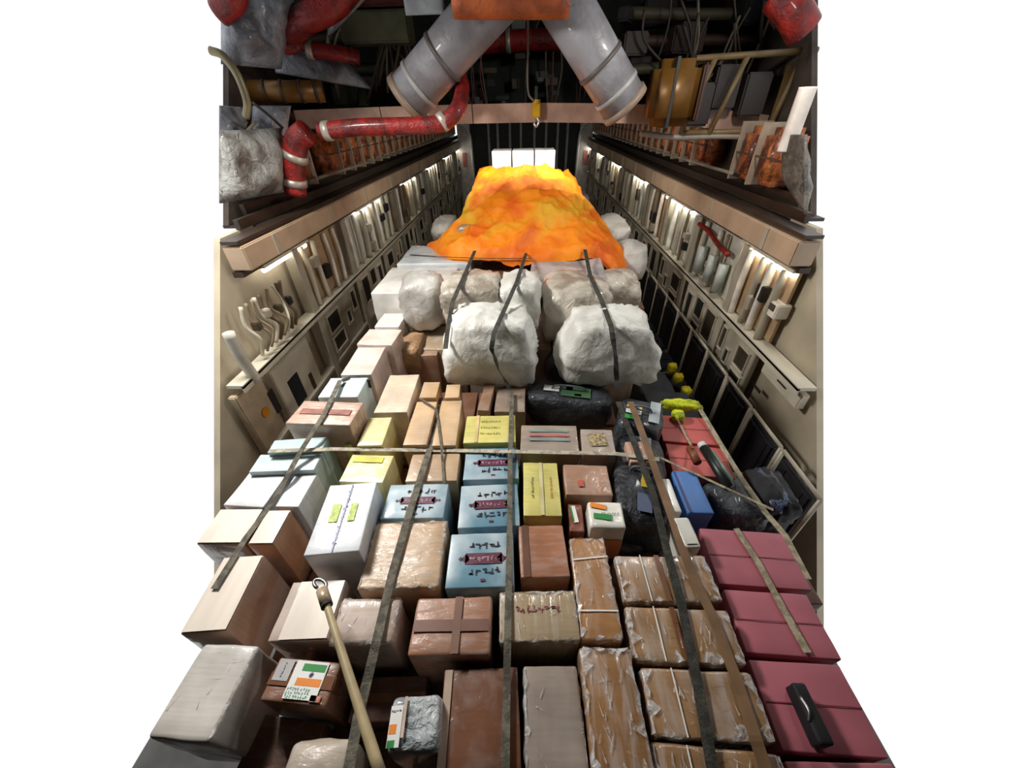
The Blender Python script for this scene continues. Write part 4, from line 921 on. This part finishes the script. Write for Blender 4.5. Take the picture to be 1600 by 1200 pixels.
NU, NV = 130, 100; bm = bmesh.new(); vv = []; nn = noise.noise
for j in range(NV+1):
    row = [interp([r[i] for r in G], j/NV) for i in range(len(G[0]))]
    L = []
    for i in range(NU+1):
        p = interp(row, i/NU); u = i/NU; v = j/NV
        f = (1-abs(nn(Vector((p.x*1.3+p.y*.6, p.y*2.2-p.x*1.1, 3)))))**3*.06+(1-abs(nn(Vector((p.x*3.1-p.y*1.4, p.y*3.6, 9)))))**4*.035+(1-abs(nn(Vector((p.x*6+p.y*3, p.y*5-p.x*2, 4)))))**5*.03+nn(Vector((p.x*9, p.y*9, 1)))*.006
        L.append(bm.verts.new(p+Vector((nn(p*3)*.03, nn(p*3+Vector((5, 5, 5)))*.03, f-.05))))
    vv.append(L)
for j in range(NV):
    for i in range(NU): bm.faces.new((vv[j][i], vv[j][i+1], vv[j+1][i+1], vv[j+1][i]))
m, nt, b = nodes('orange_sheet', .6, 0, 0)
v = coords(nt, (1, 1, 1)); f, raw = ntex(nt, v, 1.3, 3, .52, .66, .5); f2, r2 = ntex(nt, v, 2.6, 3, .3, .62, .3)
nt.links.new(mix(nt, f, mix(nt, f2, rgb(232, 100, 8), rgb(255, 148, 12)), rgb(232, 176, 40)), b.inputs['Base Color']); b1, rr = ntex(nt, v, 9, 5); bump(nt, b, rr, .4, .03)
me = fin(bm, True); o = link('orange_sheet', me, m); sm = o.modifiers.new('thickness', 'SOLIDIFY'); sm.thickness = .006
tag(o, 'bright orange and yellow plastic sheet draped over the heap at the back of the load', 'sheet')
SHEET = o

# ------------------------------------------------------------------ straps laid over the finished load
bpy.context.view_layer.update()
dg = bpy.context.evaluated_depsgraph_get()
def drape(name, L, w, mat, label, lift=.012, zmin=1.74, win=3, group=None, step=9):
    """a taut strap following the tops of whatever lies under it"""
    P = []
    for (x0, y0), (x1, y1) in zip(L, L[1:]):
        n = max(1, int(math.hypot(x1-x0, y1-y0)/step))
        P += [(x0+(x1-x0)*k/n, y0+(y1-y0)*k/n) for k in range(n)]
    P.append(L[-1]); Z = []
    for x, y in P:
        r = ray(x, y).normalized(); hit, loc, nrm, idx, ob, mt = S.ray_cast(dg, Vector((0, 0, CZ)), r, distance=30)
        Z.append(max(zmin, loc.z) if hit else zmin)
    Zm = [max(Z[max(0, i-win):i+win+1]) for i in range(len(Z))]
    Zs = [sum(Zm[max(0, i-win):i+win+1])/len(Zm[max(0, i-win):i+win+1])+lift for i in range(len(Z))]
    Q = [atz(x, y, z) for (x, y), z in zip(P, Zs)]
    return ribbon(name, Q, w, mat, label, 'strap', group, .003, sm=False)
drape('cargo_strap', [(420, 705), (520, 702), (700, 704), (820, 706), (960, 709), (1030, 718)], .034, cloth((186, 178, 160), (146, 138, 122), .8, 20, .3, name='webbing'), 'pale strap running straight across the load from the left edge')
drape('cargo_strap', [(1024, 712), (1090, 742), (1150, 770), (1208, 797)], .02, STRAPL, 'thin pale strap slanting from the cross strap down to the right edge', win=1)
drape('cargo_strap', [(800, 612), (797, 720), (796, 850), (793, 1000), (789, 1230)], .034, STRAP, 'grey strap running down the middle of the load toward the camera')
drape('cargo_strap', [(690, 622), (672, 700), (640, 800), (612, 900), (582, 1030), (560, 1120), (540, 1230)], .045, STRAP, 'wide grey-olive strap running from the tan cartons to the bottom edge left of centre')
drape('cargo_strap', [(656, 622), (682, 640), (690, 700), (694, 756)], .018, STRAP, 'thin strap on the right long tan carton', win=1)
drape('cargo_strap', [(532, 594), (505, 650), (470, 705), (430, 780), (385, 840), (335, 920)], .038, STRAP, 'grey strap slanting down over the white cartons at the left')
drape('cargo_strap', [(534, 594), (552, 588), (574, 590), (578, 606)], .03, STRAPD, 'dark strap loop around the pale blue carton at the left', win=0, step=4)
drape('cargo_strap', [(742, 392), (728, 425), (708, 470), (700, 512), (696, 545)], .04, STRAPD, 'dark strap running down between the round grey bag and the middle sacks', win=2)
drape('cargo_strap', [(822, 396), (808, 440), (790, 480), (772, 520), (768, 545), (780, 580), (796, 606)], .04, STRAPD, 'dark strap crossing the big middle sack', win=1)
drape('cargo_strap', [(914, 390), (922, 430), (940, 470), (955, 510), (962, 560), (964, 604)], .045, STRAPD, 'dark strap crossing the big right sack', win=1)
drape('cargo_strap', [(966, 628), (990, 690), (1020, 770), (1042, 860), (1066, 950), (1092, 1080), (1118, 1230)], .045, STRAPD, 'dark green-grey strap down the right side of the load, left one of two')
drape('cargo_strap', [(985, 628), (1012, 700), (1050, 810), (1082, 900), (1112, 960), (1150, 1060), (1205, 1230)], .05, plain((122, 92, 62), .6, var=.3, scale=8), 'brown strap down the right side of the load, right one of two')
drape('cargo_strap', [(640, 398), (700, 402), (760, 404), (830, 404)], .02, STRAPD, 'thin dark strap across the white blocks in front of the orange sheet', win=1)
drape('cargo_strap', [(1094, 640), (1127, 696), (1160, 750), (1195, 800), (1226, 836), (1262, 905)], .04, STRAPL, 'beige strap along the outer edge of the red and pink boxes', zmin=1.66)
drape('cargo_strap', [(1058, 655), (1072, 682), (1082, 700)], .02, STRAPL, 'short pale strap on the farthest red box', zmin=1.62, win=0)
drape('cargo_strap', [(1150, 826), (1185, 880), (1220, 945), (1262, 1020)], .036, STRAPL, 'beige strap lying across the two large pink boxes', zmin=1.66)
# pole with hook, lying over the cartons at lower left
A = atz(503, 922, 1.99); B = atz(596, 1215, 2.02)
e = empty('tie_down_pole', A); tag(e, 'long bamboo coloured pole with a steel hook lying over the lower left cartons', 'pole'); D = B-A
tube('pole_shaft', [D*.05, D*.5, D], [.015, .02], plain((178, 160, 122), .45, 0, .3, .3, 8), e, True, 14)
tube('ferrule', [Vector(), D*.1], .026, plain((190, 170, 140), .4, .3), e, False, 12); tube('dark_band', [D*.105, D*.12], .026, DARK, e, False, 12)
r = .03; u = D.normalized(); s = Vector((1, 0, 0)); bm = bmesh.new()
addtube(bm, [-u*.035+(u*math.cos(t)*r+s*math.sin(t)*r) for t in [k*math.pi/9 for k in range(17)]], .008, 8); link('steel_hook', fin(bm, True), STEEL, e)
